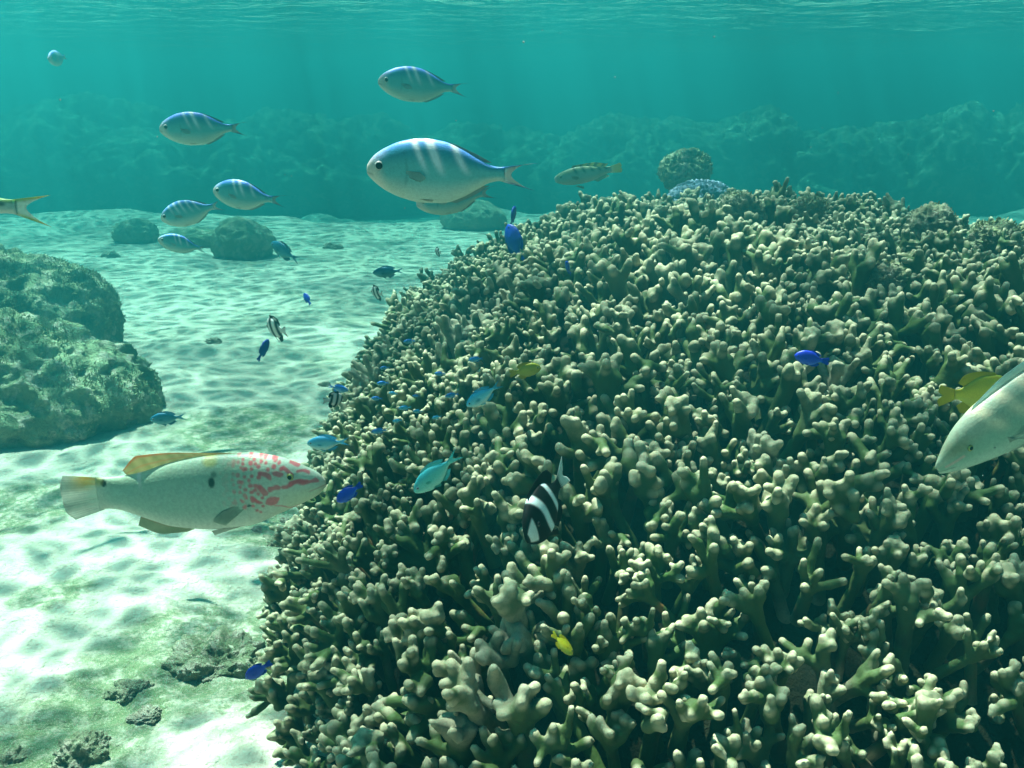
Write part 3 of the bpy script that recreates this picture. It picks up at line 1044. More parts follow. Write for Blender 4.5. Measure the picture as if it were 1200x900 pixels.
for c_ in [s_low] + list(s_low.children_recursive):
    bpy.data.objects.remove(c_)

# --- chromis
CHRO = Profile([(0, 0.01, -0.01, 0.002), (0.012, 0.035, -0.03, 0.016), (0.05, 0.075, -0.065, 0.034), (0.14, 0.125, -0.118, 0.055), (0.28, 0.165, -0.165, 0.068), (0.42, 0.16, -0.165, 0.06), (0.55, 0.115, -0.125, 0.044), (0.66, 0.062, -0.068, 0.026), (0.73, 0.036, -0.038, 0.014), (0.77, 0.034, -0.034, 0.007)])
def chro_fins(c1, c2):
    return [
        ('tail_fin', [(0.75, 0.034), (0.755, 0.0), (0.75, -0.034)], [(1.0, 0.10), (0.92, 0.055), (0.85, 0.0), (0.92, -0.055), (0.985, -0.10)], lambda s, t: blend(c1, c2, t * 0.7), dict(n=30, m=10)),
        ('dorsal_fin', [(0.26, 0.155), (0.40, 0.15), (0.53, 0.115), (0.64, 0.06)], [(0.32, 0.20), (0.46, 0.205), (0.60, 0.17), (0.72, 0.10)], lambda s, t: blend(c1, c2, t), dict(n=24)),
        ('anal_fin', [(0.44, -0.155), (0.53, -0.125), (0.64, -0.066)], [(0.52, -0.20), (0.62, -0.165), (0.71, -0.10)], lambda s, t: blend(c1, c2, t), dict(n=18)),
    ]
def plain_color(back, side, belly, belly_at=-0.15):
    def f(u, v, V):
        c = blend(rgb(*side), rgb(*back), sstep(0.05, 0.75, v))
        c = blend(c, rgb(*belly), sstep(belly_at, belly_at - 0.6, v))
        gill = np.exp(-((u - 0.22) / 0.008) ** 2) * sstep(0.6, 0.3, np.abs(v)) * 0.25
        return blend(c, rgb(*back) * 0.4, gill)
    return f
def chro_paired(c):
    return [('pectoral_fin', (0.25, -0.01), [(0.09, 0.012), (0.12, -0.015), (0.08, -0.04)], const(c), (0.1, 0.2), True),
            ('pelvic_fin', (0.30, -0.14), [(0.10, -0.07), (0.11, -0.035)], const(c), (0.2, 0.1), True)]
def chromis(back, side, belly, nm='blue_green_chromis'):
    return build_fish(nm, dict(profile=CHRO, color=plain_color(back, side, belly), fins=chro_fins(rgb(*side) * 0.9, rgb(*back) * 0.9), paired=chro_paired(rgb(*side)), eye=(0.10, 0.025, 0.026), iris=(0.3, 0.5, 0.6), nu=50, nv=32))

G2 = 'blue green chromis round the coral'
aqua = chromis((0.06, 0.46, 0.80), (0.16, 0.62, 0.80), (0.50, 0.78, 0.80))
green = chromis((0.07, 0.52, 0.60), (0.15, 0.66, 0.60), (0.30, 0.74, 0.66))
deep = chromis((0.03, 0.24, 0.80), (0.07, 0.40, 0.82), (0.28, 0.66, 0.82))
teal = chromis((0.02, 0.20, 0.36), (0.04, 0.28, 0.42), (0.12, 0.40, 0.46))
place(aqua, (360, 520), (410, 518), 0.92, 'pale aqua chromis just above the nose of the spotted wrasse', group=G2, yaw=0.1, tailturn=0.2)
place(copy_tree(aqua), (547, 476), (588, 449), 0.85, 'sky blue chromis nose down just left below the yellow fish', group=G2, yaw=0.2)
place(green, (486, 577), (539, 530), 0.74, 'green turquoise chromis diving nose down left of the black and white fish', group=G2, yaw=0.15, roll=0.1)
place(teal, (176, 492), (219, 488), 1.35, 'dark teal chromis beside the foot of the pale lumpy boulder', group=G2)
place(copy_tree(teal), (437, 320), (474, 317), 1.7, 'dark blue chromis over the sand above a small humbug fish', group=G2)
place(copy_tree(teal), (318, 285), (351, 306), 1.9, 'dark chromis diving away over the sand right of the round boulder', group=G2, yaw=0.5)
place(copy_tree(deep), (408, 458), (384, 452), 0.98, 'blue chromis facing right directly above a black barred fish at the coral edge', group=G2, yaw=0.3)
tiny = [  # centre px, length, slope, label, kind
    (480, 400, 15, 0.1, 'tiny blue chromis highest on the left shoulder of the coral'),
    (558, 421, 18, 0.15, 'tiny blue chromis just left of the olive yellow fish'),
    (516, 438, 14, 0.0, 'tiny blue chromis halfway between the yellow fish and the coral edge'),
    (451, 431, 12, 0.1, 'tiny blue chromis over another slightly larger one near the left coral edge'),
    (449, 449, 15, 0.1, 'tiny blue chromis close under a smaller one near the left coral edge'),
    (530, 463, 17, 0.2, 'small blue chromis touching the sky blue chromis nose from the left'),
    (461, 461, 11, -0.1, 'faint tiny chromis right of the deep blue one by the coral edge'),
    (442, 467, 14, 0.0, 'deep blue tiny chromis nearest right of the black barred fish'),
    (488, 464, 10, 0.0, 'faintest tiny chromis left of the one by the sky blue fish'),
    (475, 478, 16, 0.1, 'small turquoise chromis leading a paler one in the loose cluster'),
    (490, 482, 13, 0.0, 'pale turquoise tiny chromis right behind a darker one in the cluster'),
    (512, 489, 12, 0.2, 'tiny pale green chromis lowest right of the loose cluster'),
    (466, 493, 12, 0.15, 'tiny turquoise chromis right above the bright blue lowest one'),
    (445, 505, 20, 0.15, 'bright blue small chromis lowest of the loose cluster'),
]
tq = chromis((0.04, 0.42, 0.80), (0.10, 0.58, 0.80), (0.35, 0.75, 0.82))
for i_, (x_, y_, l_, sl, lab_) in enumerate(tiny):
    src = tq if i_ in (9, 10, 11, 12, 6) else deep
    o_ = copy_tree(src)
    dpt = coral_depth(x_, y_) - 0.16
    place(o_, (x_ - l_ / 2, y_ + sl * l_ / 2), (x_ + l_ / 2, y_ - sl * l_ / 2), dpt, lab_, group=G2, yaw=0.1 * ((i_ * 7) % 5 - 2))
for r_ in (tq, deep):
    for c_ in list(r_.children_recursive) + [r_]:
        bpy.data.objects.remove(c_)

# --- royal blue damselfish
YELB = Profile([(0, 0.012, -0.012, 0.002), (0.012, 0.045, -0.035, 0.018), (0.05, 0.10, -0.08, 0.038), (0.14, 0.165, -0.14, 0.06), (0.28, 0.215, -0.19, 0.072), (0.44, 0.215, -0.20, 0.064), (0.58, 0.16, -0.155, 0.044), (0.69, 0.085, -0.085, 0.025), (0.75, 0.06, -0.06, 0.014), (0.79, 0.06, -0.06, 0.007)])
blue_side = (0.008, 0.05, 0.62)
def blue_fins():
    a, b = rgb(0.006, 0.03, 0.45), rgb(0.01, 0.06, 0.6)
    return [
        ('tail_fin', [(0.77, 0.06), (0.775, 0.0), (0.77, -0.06)], [(0.97, 0.11), (1.0, 0.05), (0.95, 0.0), (1.0, -0.05), (0.97, -0.11)], lambda s, t: blend(a, b, t), dict(n=24, m=8)),
        ('dorsal_fin', [(0.24, 0.19), (0.42, 0.205), (0.56, 0.16), (0.67, 0.09)], [(0.30, 0.215), (0.48, 0.235), (0.64, 0.20), (0.75, 0.12)], lambda s, t: blend(a, b, t), dict(n=24)),
        ('anal_fin', [(0.46, -0.19), (0.57, -0.15), (0.67, -0.09)], [(0.53, -0.22), (0.65, -0.20), (0.745, -0.12)], lambda s, t: blend(a, b, t), dict(n=18)),
    ]
bluefish = build_fish('blue_damselfish', dict(profile=YELB, color=plain_color((0.006, 0.03, 0.50), blue_side, (0.02, 0.12, 0.66), -0.3), fins=blue_fins(), paired=chro_paired((0.01, 0.06, 0.55)), eye=(0.10, 0.022, 0.024), iris=(0.02, 0.08, 0.4), nu=50, nv=32, finmat=M_FIN_SOLID))
G3 = 'royal blue damselfish'
blues = [
    ((595, 263), (611, 307), None, 'royal blue damselfish upright against the crest, nose up', 0.2, 0.3),
    ((604, 242), (598, 266), None, 'smaller royal blue damselfish perched above another one on the crest', 0.5, 0.0),
    ((663, 307), (669, 322), None, 'royal blue damselfish seen head on deep in the coral below the crest', -0.9, 0.0),
    ((931, 417), (972, 424), None, 'royal blue damselfish alone on the right side of the coral', 0.1, 0.2),
    ((395, 588), (424, 567), 0.78, 'royal blue damselfish right in front of the spotted wrasse nose', 0.1, 0.3),
    ((288, 795), (318, 776), 0.85, 'royal blue damselfish at the foot of the coral near the bottom', 0.1, 0.1),
    ((315, 398), (302, 423), 1.35, 'royal blue damselfish over sand below a striped humbug fish', 0.4, 0.3),
    ((356, 344), (364, 357), 1.75, 'tiny royal blue damselfish alone over the pale sand', 0.4, 0.3),
]
for i_, (n_, t_, d_, lab_, yw, rl) in enumerate(blues):
    o_ = bluefish if i_ == 0 else copy_tree(bluefish)
    if d_ is None: d_ = coral_depth((n_[0] + t_[0]) / 2, (n_[1] + t_[1]) / 2) - 0.36
    place(o_, n_, t_, d_, lab_, group=G3, yaw=yw, roll=rl)

# --- yellow damselfish
YEL = Profile([(0, 0.012, -0.012, 0.002), (0.012, 0.045, -0.035, 0.018), (0.05, 0.10, -0.08, 0.038), (0.14, 0.165, -0.14, 0.06), (0.28, 0.215, -0.19, 0.072), (0.44, 0.215, -0.20, 0.064), (0.58, 0.16, -0.155, 0.044), (0.69, 0.085, -0.085, 0.025), (0.75, 0.06, -0.06, 0.014), (0.79, 0.06, -0.06, 0.007)])
def yel_fish(back, side, belly):
    a, b = rgb(*side) * 0.9, rgb(*back)
    fins = [
        ('tail_fin', [(0.77, 0.06), (0.775, 0.0), (0.77, -0.06)], [(0.98, 0.135), (1.0, 0.06), (0.945, 0.0), (1.0, -0.06), (0.97, -0.135)], lambda s, t: blend(a, b, t * 0.6), dict(n=26, m=9)),
        ('dorsal_fin', [(0.24, 0.19), (0.42, 0.205), (0.56, 0.16), (0.67, 0.09)], [(0.30, 0.245), (0.50, 0.27), (0.68, 0.235), (0.76, 0.14)], lambda s, t: blend(a, b, t), dict(n=26)),
        ('anal_fin', [(0.46, -0.19), (0.57, -0.15), (0.67, -0.09)], [(0.54, -0.25), (0.68, -0.23), (0.75, -0.14)], lambda s, t: blend(a, b, t), dict(n=20)),
    ]
    return build_fish('yellow_damselfish', dict(profile=YEL, color=plain_color(back, side, belly), fins=fins, paired=chro_paired(rgb(*side)), eye=(0.11, 0.04, 0.03), iris=(0.3, 0.35, 0.1), nu=50, nv=36, finmat=M_FIN_SOLID))
G4 = 'yellow damselfish at the coral'
y1 = yel_fish((0.36, 0.36, 0.01), (0.54, 0.50, 0.015), (0.50, 0.50, 0.05))
y2 = yel_fish((0.42, 0.40, 0.01), (0.62, 0.56, 0.015), (0.55, 0.55, 0.05))
place(y1, (634, 431), (597, 438), coral_depth(615, 435) - 0.14, 'olive yellow damselfish facing right in the middle of the coral', group=G4, yaw=0.1)
place(y2, (671, 767), (647, 742), coral_depth(660, 755) - 0.06, 'small lemon yellow damselfish diving into a dark gap low in the coral', group=G4, yaw=0.2, roll=-0.3)
place(copy_tree(y2), (1190, 458), (1099, 464), 0.70, 'yellow damselfish at the right, its head hidden behind the pale wrasse', group=G4, yaw=0.15)

# --- humbug damselfish: white with three black bars
HUM = Profile([(0, 0.012, -0.012, 0.002), (0.012, 0.05, -0.04, 0.018), (0.05, 0.12, -0.09, 0.04), (0.14, 0.205, -0.165, 0.064), (0.28, 0.255, -0.225, 0.078), (0.44, 0.245, -0.235, 0.066), (0.58, 0.18, -0.18, 0.044), (0.68, 0.09, -0.09, 0.025), (0.75, 0.062, -0.062, 0.013), (0.79, 0.06, -0.06, 0.007)])
BLK, WHT = rgb(0.005, 0.006, 0.007), rgb(0.80, 0.84, 0.82)
def hum_color(u, v, V):
    x = u + 0.04 * v
    k = np.maximum.reduce([np.exp(-((x - 0.10) / 0.052) ** 4), np.exp(-((x - 0.34) / 0.062) ** 4), np.exp(-((x - 0.60) / 0.062) ** 4)])
    return blend(WHT, BLK, k)
hum_fins = [
    ('tail_fin', [(0.77, 0.06), (0.775, 0.0), (0.77, -0.06)], [(1.0, 0.14), (0.97, 0.06), (0.93, 0.0), (0.97, -0.06), (1.0, -0.14)], lambda s, t: blend(WHT, BLK, sstep(0.35, 0.5, np.abs(s - 0.5))), dict(n=26, m=9)),
    ('dorsal_fin', [(0.22, 0.22), (0.42, 0.235), (0.56, 0.18), (0.67, 0.09)], [(0.26, 0.32), (0.48, 0.32), (0.68, 0.27), (0.74, 0.15)], lambda s, t: blend(BLK, WHT, sstep(0.3, 0.45, s) * sstep(0.75, 0.6, s) * sstep(0.9, 0.5, t)), dict(n=30)),
    ('anal_fin', [(0.46, -0.225), (0.57, -0.175), (0.67, -0.09)], [(0.52, -0.33), (0.66, -0.28), (0.72, -0.15)], const(BLK), dict(n=20)),
]
hum = build_fish('humbug_damselfish', dict(profile=HUM, skin=M_SKIN_MATTE, color=hum_color, fins=hum_fins, paired=[('pelvic_fin', (0.30, -0.21), [(0.16, -0.12), (0.15, -0.05)], const(BLK), (0.2, 0.1), True)], eye=(0.10, 0.04, 0.03), iris=(0.1, 0.1, 0.1), nu=70, nv=40, finmat=M_FIN_SOLID))
G5 = 'black and white humbug damselfish'
place(hum, (314, 382), (336, 389), 1.30, 'striped humbug fish turned half away over the sand above a blue fish', group=G5, yaw=1.02, roll=-0.2)
place(copy_tree(hum), (436, 342), (449, 345), 1.65, 'small black and white humbug fish under the dark blue chromis', group=G5, yaw=1.08, roll=-0.2)
place(copy_tree(hum), (402, 467), (378, 470), 0.97, 'black barred fish at the left coral edge with a blue fish over it', group=G5, yaw=0.75)
place(copy_tree(hum), (510, 295), (517, 296), 1.9, 'tiny dark humbug fish at the far left edge of the crest', group=G5, yaw=1.15, roll=-0.1)

# --- the black fish with white stripes, head down in the middle of the coral
BW = Profile([(0, 0.02, -0.02, 0.004), (0.012, 0.055, -0.05, 0.022), (0.05, 0.095, -0.085, 0.042), (0.14, 0.14, -0.125, 0.062), (0.28, 0.175, -0.16, 0.074), (0.44, 0.175, -0.165, 0.064), (0.58, 0.13, -0.125, 0.046), (0.69, 0.075, -0.075, 0.026), (0.76, 0.052, -0.052, 0.013), (0.80, 0.05, -0.05, 0.007)])
WTE = rgb(0.72, 0.88, 0.88)
def bw_color(u, v, V):
    c = np.tile(BLK, (len(u), 1))
    c = blend(c, rgb(0.7, 0.8, 0.78), sstep(0.135, 0.115, u - 0.02 * v) * sstep(-0.75, -0.6, v) * sstep(0.02, 0.03, u) * sstep(0.75, 0.6, v))
    c = blend(c, WTE, np.exp(-((u - (0.33 - 0.05 * v + 0.012 * np.sin(v * 4))) / 0.045) ** 6))
    c = blend(c, WTE, np.exp(-((u - (0.56 - 0.03 * v)) / 0.034) ** 6) * sstep(-0.85, -0.7, v))
    return c
bw_fins = [
    ('tail_fin', [(0.77, 0.06), (0.775, 0.0), (0.77, -0.06)], [(1.0, 0.15), (0.95, 0.06), (0.90, 0.0), (0.95, -0.06), (0.985, -0.14)], const((0.62, 0.78, 0.75)), dict(n=26, m=9)),
    ('dorsal_fin', [(0.22, 0.22), (0.42, 0.235), (0.56, 0.18), (0.67, 0.09)], [(0.27, 0.30), (0.48, 0.30), (0.68, 0.25), (0.74, 0.15)], const(BLK), dict(n=30)),
    ('anal_fin', [(0.46, -0.225), (0.57, -0.175), (0.67, -0.09)], [(0.52, -0.31), (0.66, -0.26), (0.72, -0.15)], const(BLK), dict(n=20)),
]
bw = build_fish('black_damselfish', dict(profile=HUM, skin=M_SKIN_MATTE, color=bw_color, fins=bw_fins, paired=[('pelvic_fin', (0.30, -0.20), [(0.20, -0.20), (0.16, -0.07)], const(BLK), (0.3, 0.1), True)], eye=(0.17, 0.05, 0.026), iris=(0.03, 0.03, 0.03), nu=110, nv=60, finmat=M_FIN_SOLID))
place(bw, (617, 634), (664, 549), 0.66, 'black damselfish with two white stripes and white tail diving into the coral', yaw=-0.75, roll=0.0)

# --- small olive fish with dark saddles
OLV = Profile([(0, 0.015, -0.015, 0.003), (0.012, 0.04, -0.035, 0.018), (0.06, 0.072, -0.065, 0.04), (0.18, 0.11, -0.105, 0.058), (0.34, 0.128, -0.125, 0.062), (0.52, 0.11, -0.115, 0.05), (0.68, 0.07, -0.075, 0.032), (0.79, 0.048, -0.048, 0.016), (0.84, 0.046, -0.046, 0.008)])
def olv_color(u, v, V):
    c = blend(rgb(0.34, 0.50, 0.44), rgb(0.34, 0.42, 0.22), sstep(0.2, 0.8, v))
    c = blend(c, rgb(0.5, 0.52, 0.42), sstep(-0.1, -0.7, v))
    for p in (0.30, 0.42, 0.54, 0.65, 0.75):
        c = blend(c, rgb(0.04, 0.06, 0.02), np.exp(-((u - p - 0.05 * (1 - v)) / 0.022) ** 2) * sstep(0.05, 0.5, v))
    return blend(c, rgb(0.7, 0.75, 0.75), sstep(0.05, 0.0, u) * 0.8)
ol = rgb(0.34, 0.36, 0.08)
olv = build_fish('saddled_fish', dict(profile=OLV, color=olv_color, fins=[
    ('tail_fin', [(0.82, 0.046), (0.825, 0), (0.82, -0.046)], [(0.98, 0.07), (1.0, 0.03), (0.985, 0.0), (1.0, -0.03), (0.98, -0.07)], const(ol), dict(n=20, m=8)),
    ('dorsal_fin', [(0.26, 0.115), (0.50, 0.105), (0.76, 0.05)], [(0.30, 0.155), (0.55, 0.15), (0.81, 0.09)], lambda s, t: blend(ol, rgb(0.05, 0.07, 0.03), (np.sin(s * 30) > 0.3) * 0.8), dict(n=40)),
    ('anal_fin', [(0.56, -0.105), (0.76, -0.052)], [(0.62, -0.14), (0.80, -0.09)], const((0.4, 0.42, 0.25)), dict(n=14))],
    paired=chro_paired((0.4, 0.45, 0.3)), eye=(0.10, 0.03, 0.022), iris=(0.4, 0.45, 0.3), nu=80, nv=40))
place(olv, (650, 211), (729, 196), 2.1, 'slim olive fish with dark saddles above the left end of the crest', yaw=0.1)

# --- yellow tailed fish leaving at the left edge
GOA = Profile([(0, 0.012, -0.02, 0.003), (0.012, 0.035, -0.04, 0.018), (0.06, 0.075, -0.065, 0.042), (0.18, 0.115, -0.085, 0.06), (0.36, 0.118, -0.095, 0.064), (0.54, 0.085, -0.078, 0.05), (0.68, 0.052, -0.05, 0.032), (0.77, 0.036, -0.034, 0.018), (0.82, 0.036, -0.034, 0.008)])
def goa_color(u, v, V):
    c = blend(rgb(0.40, 0.52, 0.46), rgb(0.20, 0.40, 0.08), sstep(0.3, 0.85, v))
    c = blend(c, rgb(0.6, 0.62, 0.55), sstep(-0.1, -0.7, v))
    c = blend(c, BLK, np.exp(-(((u - 0.755) / 0.016) ** 2 + ((v - 0.35) / 0.35) ** 2) ** 2))
    return blend(c, rgb(0.75, 0.78, 0.7), np.exp(-(((u - 0.725) / 0.014) ** 2 + ((v - 0.35) / 0.35) ** 2) ** 2) * 0.8)
def goa_tail(s, t):
    e = np.maximum(sstep(0.30, 0.08, s), sstep(0.70, 0.92, s))
    c = blend(rgb(0.5, 0.6, 0.52), rgb(0.34, 0.40, 0.02), e)
    return blend(c, rgb(0.55, 0.30, 0.12), e * sstep(0.6, 1.0, t) * 0.5)
goa = build_fish('yellow_tailed_fish', dict(profile=GOA, color=goa_color, fins=[
    ('tail_fin', [(0.80, 0.036), (0.805, 0), (0.80, -0.034)], [(1.0, 0.072), (0.94, 0.05), (0.87, 0.0), (0.93, -0.055), (0.995, -0.085)], goa_tail, dict(n=36, m=12)),
    ('dorsal_fin', [(0.28, 0.108), (0.44, 0.095)], [(0.36, 0.19), (0.47, 0.11)], const((0.4, 0.5, 0.2)), dict(n=14)),
    ('anal_fin', [(0.60, -0.066), (0.70, -0.044)], [(0.66, -0.12), (0.73, -0.055)], const((0.45, 0.5, 0.3)), dict(n=12))],
    paired=chro_paired((0.5, 0.55, 0.4)), eye=(0.11, 0.035, 0.02), iris=(0.5, 0.5, 0.3), nu=90, nv=44))
place(goa, (-170, 228), (61, 246), 0.86, 'fish with forked yellow edged tail swimming out at the left edge', yaw=0.05)

# --- the spotted wrasse
WRA = Profile([(0, 0.008, -0.010, 0.004), (0.006, 0.020, -0.020, 0.012), (0.03, 0.046, -0.044, 0.026), (0.07, 0.070, -0.066, 0.040), (0.117, 0.094, -0.086, 0.052), (0.2, 0.124, -0.120, 0.064), (0.296, 0.140, -0.156, 0.070), (0.425, 0.138, -0.168, 0.072), (0.59, 0.114, -0.150, 0.058), (0.70, 0.082, -0.108, 0.042), (0.79, 0.068, -0.070, 0.028), (0.84, 0.066, -0.062, 0.018), (0.87, 0.068, -0.064, 0.010)])
wrng = np.random.default_rng(3)
PINK = rgb(0.70, 0.09, 0.13)
def seg_d(px, pz, a, b):
    a, b = np.array(a), np.array(b)
    ba = b - a
    t = np.clip(((px - a[0]) * ba[0] + (pz - a[1]) * ba[1]) / max(ba @ ba, 1e-9), 0, 1)
    return np.hypot(px - a[0] - t * ba[0], pz - a[1] - t * ba[1])
wr_spots = []
for iu in range(11):
    for iz in range(11):
        su = 0.17 + iu * 0.021 + wrng.normal() * 0.0055
        sz = 0.128 - iz * 0.022 + (iu % 2) * 0.011 + wrng.normal() * 0.005
        if sz < -0.085 + 0.25 * max(0, su - 0.25) or (su < 0.235 and sz < 0.075): continue
        fade = 1 - sstep(0.28, 0.39, su)
        wr_spots.append((su, sz, 0.0045 + 0.0042 * wrng.random(), max(0.15, fade)))
wr_bands = [((0.035, 0.022), (0.13, 0.026), 0.009), ((0.075, 0.030), (0.155, 0.018), 0.009), ((0.06, 0.056), (0.10, 0.066), 0.0045), ((0.16, 0.060), (0.185, 0.074), 0.010), ((0.205, 0.060), (0.235, 0.074), 0.009),
            ((0.175, 0.012), (0.205, 0.010), 0.011), ((0.185, -0.032), (0.215, -0.046), 0.011), ((0.225, -0.005), (0.238, 0.016), 0.011), ((0.245, -0.042), (0.275, -0.022), 0.007), ((0.125, 0.062), (0.15, 0.085), 0.006),
            ((0.14, -0.078), (0.20, -0.056), 0.0022), ((0.10, -0.082), (0.14, -0.078), 0.0022), ((0.10, 0.088), (0.125, 0.098), 0.005)]
def wra_color(u, v, V):
    z = V[:, 2]
    c = blend(rgb(0.34, 0.56, 0.46), rgb(0.38, 0.54, 0.38), sstep(0.2, 0.9, v))
    c = blend(c, rgb(0.64, 0.74, 0.64), sstep(-0.25, -0.9, v))
    # faint dark scale rows along the flank
    row = 0.5 + 0.3 * np.sin(u * 260 + 3 * np.sin(z * 40)) + 0.2 * np.sin(u * 210) * np.sin(z * 230)
    c = blend(c, rgb(0.30, 0.40, 0.36), 0.45 * row * sstep(0.3, 0.5, u) * sstep(0.85, 0.4, u))
    head = sstep(0.36, 0.20, u)
    c = blend(c, rgb(0.60, 0.68, 0.56), head * 0.75)
    wig = 0.004 * np.sin(u * 90 + z * 60) + 0.003 * np.sin(z * 140 - u * 50)
    c = blend(c, rgb(0.60, 0.72, 0.46), sstep(0.20, 0.12, u) * sstep(0.05, -0.3, v) * 0.45)
    for su, sz, sr, sa in wr_spots:
        k = sstep(sr + 0.003, sr - 0.002, np.hypot(u - su, z - sz)) * sa
        c = blend(c, PINK, k * 0.85)
    for a, b, w in wr_bands:
        c = blend(c, PINK, sstep(w + 0.003, w - 0.002, seg_d(u + wig, z + wig, a, b)) * 0.85)
    c = blend(c, rgb(0.55, 0.33, 0.25), sstep(0.035, 0.0, u) * 0.3)
    lip = np.exp(-((z + 0.002 + 0.25 * u) / 0.0022) ** 2) * sstep(0.07, 0.055, u)
    c = blend(c, rgb(0.40, 0.16, 0.16), lip * 0.8)
    c = blend(c, rgb(0.012, 0.03, 0.02), sstep(0.020, 0.012, np.hypot((u - 0.420) * 1.3, (z - 0.050) * 0.8)))
    c = blend(c, rgb(0.012, 0.05, 0.03), sstep(0.016, 0.006, np.hypot(u - 0.410, z - 0.080)) * 0.6)
    c = blend(c, rgb(0.50, 0.44, 0.06), sstep(0.040, 0.015, np.hypot(u - 0.425, (z - 0.125) * 1.4)) * 0.6)
    c = blend(c, rgb(0.01, 0.01, 0.01), sstep(0.010, 0.006, np.hypot((u - 0.288), (z + 0.052) * 1.4)))
    c = blend(c, BLK, sstep(0.016, 0.011, np.hypot((u - 0.838) * 1.3, z - 0.048)))
    c = blend(c, rgb(0.62, 0.66, 0.54), sstep(0.80, 0.87, u) * 0.6 * (np.hypot((u - 0.838) * 1.3, z - 0.048) > 0.016))
    c = blend(c, rgb(0.60, 0.50, 0.05), sstep(0.03, 0.0, np.hypot(u - 0.86, z - 0.055)) * 0.8)
    c = blend(c, rgb(0.78, 0.82, 0.80), sstep(0.012, 0.004, np.abs(u - 0.705 - 0.15 * (z - 0.1))) * sstep(0.0, 0.07, z) * 0.55)
    gill = sstep(0.005, 0.001, np.abs(u - 0.30 + 0.9 * (z + 0.02) ** 2)) * sstep(0.11, 0.08, np.abs(z + 0.02)) * 0.35
    return blend(c, rgb(0.40, 0.44, 0.36), gill)
def wra_tail(s, t):
    c = blend(rgb(0.62, 0.66, 0.54), rgb(0.70, 0.74, 0.64), t)
    c = c * (0.86 + 0.14 * np.sin(s * 110))[:, None]
    return blend(c, rgb(0.72, 0.46, 0.02), sstep(0.42, 0.10, s) * sstep(0.95, 0.3, t))
def wra_dorsal(s, t):
    c = blend(rgb(0.50, 0.46, 0.17), rgb(0.66, 0.58, 0.26), np.sin(s * 60) * 0.5 + 0.5)
    return blend(c, rgb(0.75, 0.26, 0.06), np.clip(np.exp(-((t - 0.93) / 0.09) ** 2) + 0.6 * np.exp(-((t - 0.35) / 0.06) ** 2), 0, 1) * 0.9)
wra = build_fish('spotted_wrasse', dict(profile=WRA, color=wra_color, skin=M_SKIN_BIG, fins=[
    ('tail_fin', [(0.855, 0.068), (0.865, 0.0), (0.855, -0.066)], [(0.985, 0.088), (1.0, 0.04), (1.0, 0.0), (0.995, -0.05), (0.965, -0.098)], wra_tail, dict(n=40, m=16, ruffle=0.004)),
    ('dorsal_fin', [(0.27, 0.130), (0.42, 0.136), (0.56, 0.118), (0.68, 0.086), (0.75, 0.070)], [(0.30, 0.138), (0.45, 0.148), (0.60, 0.154), (0.70, 0.150), (0.765, 0.092)], wra_dorsal, dict(n=80, m=26, ruffle=0.002)),
    ('anal_fin', [(0.50, -0.158), (0.60, -0.142), (0.72, -0.098)], [(0.55, -0.176), (0.64, -0.180), (0.735, -0.140)], lambda s, t: blend(rgb(0.50, 0.50, 0.28), rgb(0.62, 0.30, 0.16), np.exp(-((t - 0.12) / 0.08) ** 2) * 0.7), dict(n=36, m=10))],
    paired=[('pectoral_fin', (0.31, -0.05), [(0.085, -0.02), (0.118, -0.055), (0.075, -0.08)], const((0.50, 0.64, 0.54)), (0.08, 0.10), True),
            ('pelvic_fin', (0.34, -0.150), [(0.10, -0.035), (0.11, -0.012)], const((0.72, 0.74, 0.66)), (0.25, 0.1), True)],
    eye=(0.128, 0.050, 0.0145), iris=(0.40, 0.45, 0.10), pupil=0.62, nu=300, nv=140))
place(wra, (382, 566), (74, 581), 0.80, 'large pale wrasse with pink spotted head swimming right over the sand', yaw=0.06, tailturn=0.12)

# --- the pale wrasse entering at the right edge
PAL = Profile([(0, 0.010, -0.012, 0.004), (0.006, 0.022, -0.022, 0.011), (0.03, 0.040, -0.036, 0.022), (0.08, 0.074, -0.058, 0.038), (0.16, 0.112, -0.085, 0.054), (0.26, 0.134, -0.112, 0.066), (0.40, 0.142, -0.130, 0.070), (0.54, 0.134, -0.126, 0.062), (0.66, 0.108, -0.102, 0.048), (0.76, 0.078, -0.076, 0.034), (0.83, 0.066, -0.064, 0.022), (0.87, 0.066, -0.064, 0.010)])
def pal_color(u, v, V):
    z = V[:, 2]
    c = blend(rgb(0.24, 0.45, 0.34), rgb(0.40, 0.48, 0.36), sstep(0.1, 0.7, v))
    c = blend(c, rgb(0.40, 0.60, 0.50), sstep(-0.1, -0.7, v))
    c = blend(c, rgb(0.16, 0.34, 0.26), 0.3 * (0.5 + 0.5 * np.sin(u * 230) * np.sin(z * 250)) * sstep(0.2, 0.32, u))
    for p in (0.235, 0.335, 0.43, 0.53):
        c = blend(c, rgb(0.80, 0.74, 0.52), np.exp(-((u - p - 0.05 * (1 - v)) / 0.026) ** 2) * sstep(-0.1, 0.45, v) * 0.9)
    c = blend(c, rgb(0.17, 0.20, 0.08), np.exp(-(((u - 0.10) / 0.06) ** 2 + ((z - 0.05) / 0.03) ** 2)) * 0.6)
    c = blend(c, rgb(0.55, 0.36, 0.34), sstep(0.008, 0.003, seg_d(u, z, (0.03, 0.004), (0.10, 0.012))) * 0.75)
    c = blend(c, rgb(0.14, 0.22, 0.16), sstep(0.004, 0.001, np.abs(z + 0.004 + 0.2 * u)) * sstep(0.07, 0.05, u) * 0.8)
    c = blend(c, BLK, sstep(0.006, 0.003, np.hypot(u - 0.215, z + 0.024)))
    return c
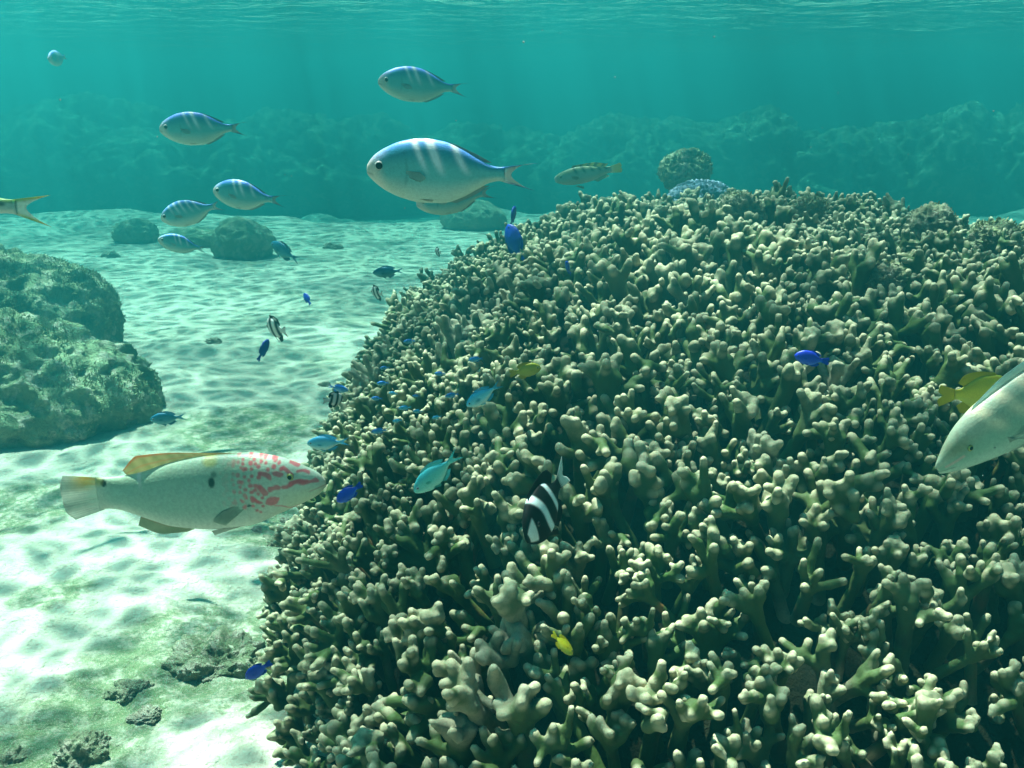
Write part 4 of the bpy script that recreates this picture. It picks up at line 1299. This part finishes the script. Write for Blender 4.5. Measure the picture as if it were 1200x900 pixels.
pal = build_fish('pale_wrasse', dict(profile=PAL, color=pal_color, skin=M_SKIN_BIG, fins=[
    ('tail_fin', [(0.855, 0.066), (0.865, 0.0), (0.855, -0.064)], [(0.985, 0.09), (1.0, 0.04), (1.0, 0.0), (1.0, -0.05), (0.98, -0.09)], const((0.5, 0.6, 0.5)), dict(n=24, m=8)),
    ('dorsal_fin', [(0.21, 0.118), (0.40, 0.138), (0.60, 0.122), (0.77, 0.074)], [(0.24, 0.142), (0.42, 0.172), (0.64, 0.164), (0.81, 0.10)], lambda s, t: blend(rgb(0.46, 0.64, 0.54), rgb(0.40, 0.62, 0.60), t), dict(n=40, m=10)),
    ('anal_fin', [(0.52, -0.126), (0.62, -0.112), (0.73, -0.08)], [(0.56, -0.152), (0.66, -0.16), (0.755, -0.12)], const((0.5, 0.6, 0.5)), dict(n=20))],
    paired=[('pectoral_fin', (0.27, -0.03), [(0.07, -0.045), (0.11, -0.04), (0.12, 0.0)], const((0.50, 0.64, 0.56)), (0.2, 0.5), True),
            ('pelvic_fin', (0.27, -0.105), [(0.11, -0.035), (0.12, -0.005)], const((0.56, 0.70, 0.64)), (0.2, 0.15), True)],
    eye=(0.135, 0.030, 0.0135), iris=(0.30, 0.36, 0.08), nu=200, nv=90))
place(pal, (1098, 551), (1345, 372), 0.60, 'pale green wrasse nosing down into the coral at the right edge', yaw=0.0)

# ------------------------------------------------------------------ specks drifting in the water
def build_specks():
    rng = np.random.default_rng(12)
    V0, F0 = _ico[3]
    V0, F0 = ico(1)
    VV, FF, n = [], [], 0
    for i in range(170):
        p = at(rng.uniform(-60, 1260), rng.uniform(-20, 560), rng.uniform(0.45, 2.0))
        if mound_val(np.array(p)) < 1.08 or p.z > WATER_TOP - 0.08 or p.z < 0.1: continue
        r = rng.uniform(0.0002, 0.00045)
        VV.append(V0 * r * rng.uniform(0.6, 1.6, size=3) + np.array(p)); FF.append(F0 + n); n += len(V0)
    o = link('drifting_specks', make_mesh('drifting_specks', np.concatenate(VV), np.concatenate(FF)), mat_plain('speck', (0.30, 0.42, 0.42), 0.9))
    tag(o, 'tiny pale specks drifting in the water', kind='stuff')
build_specks()
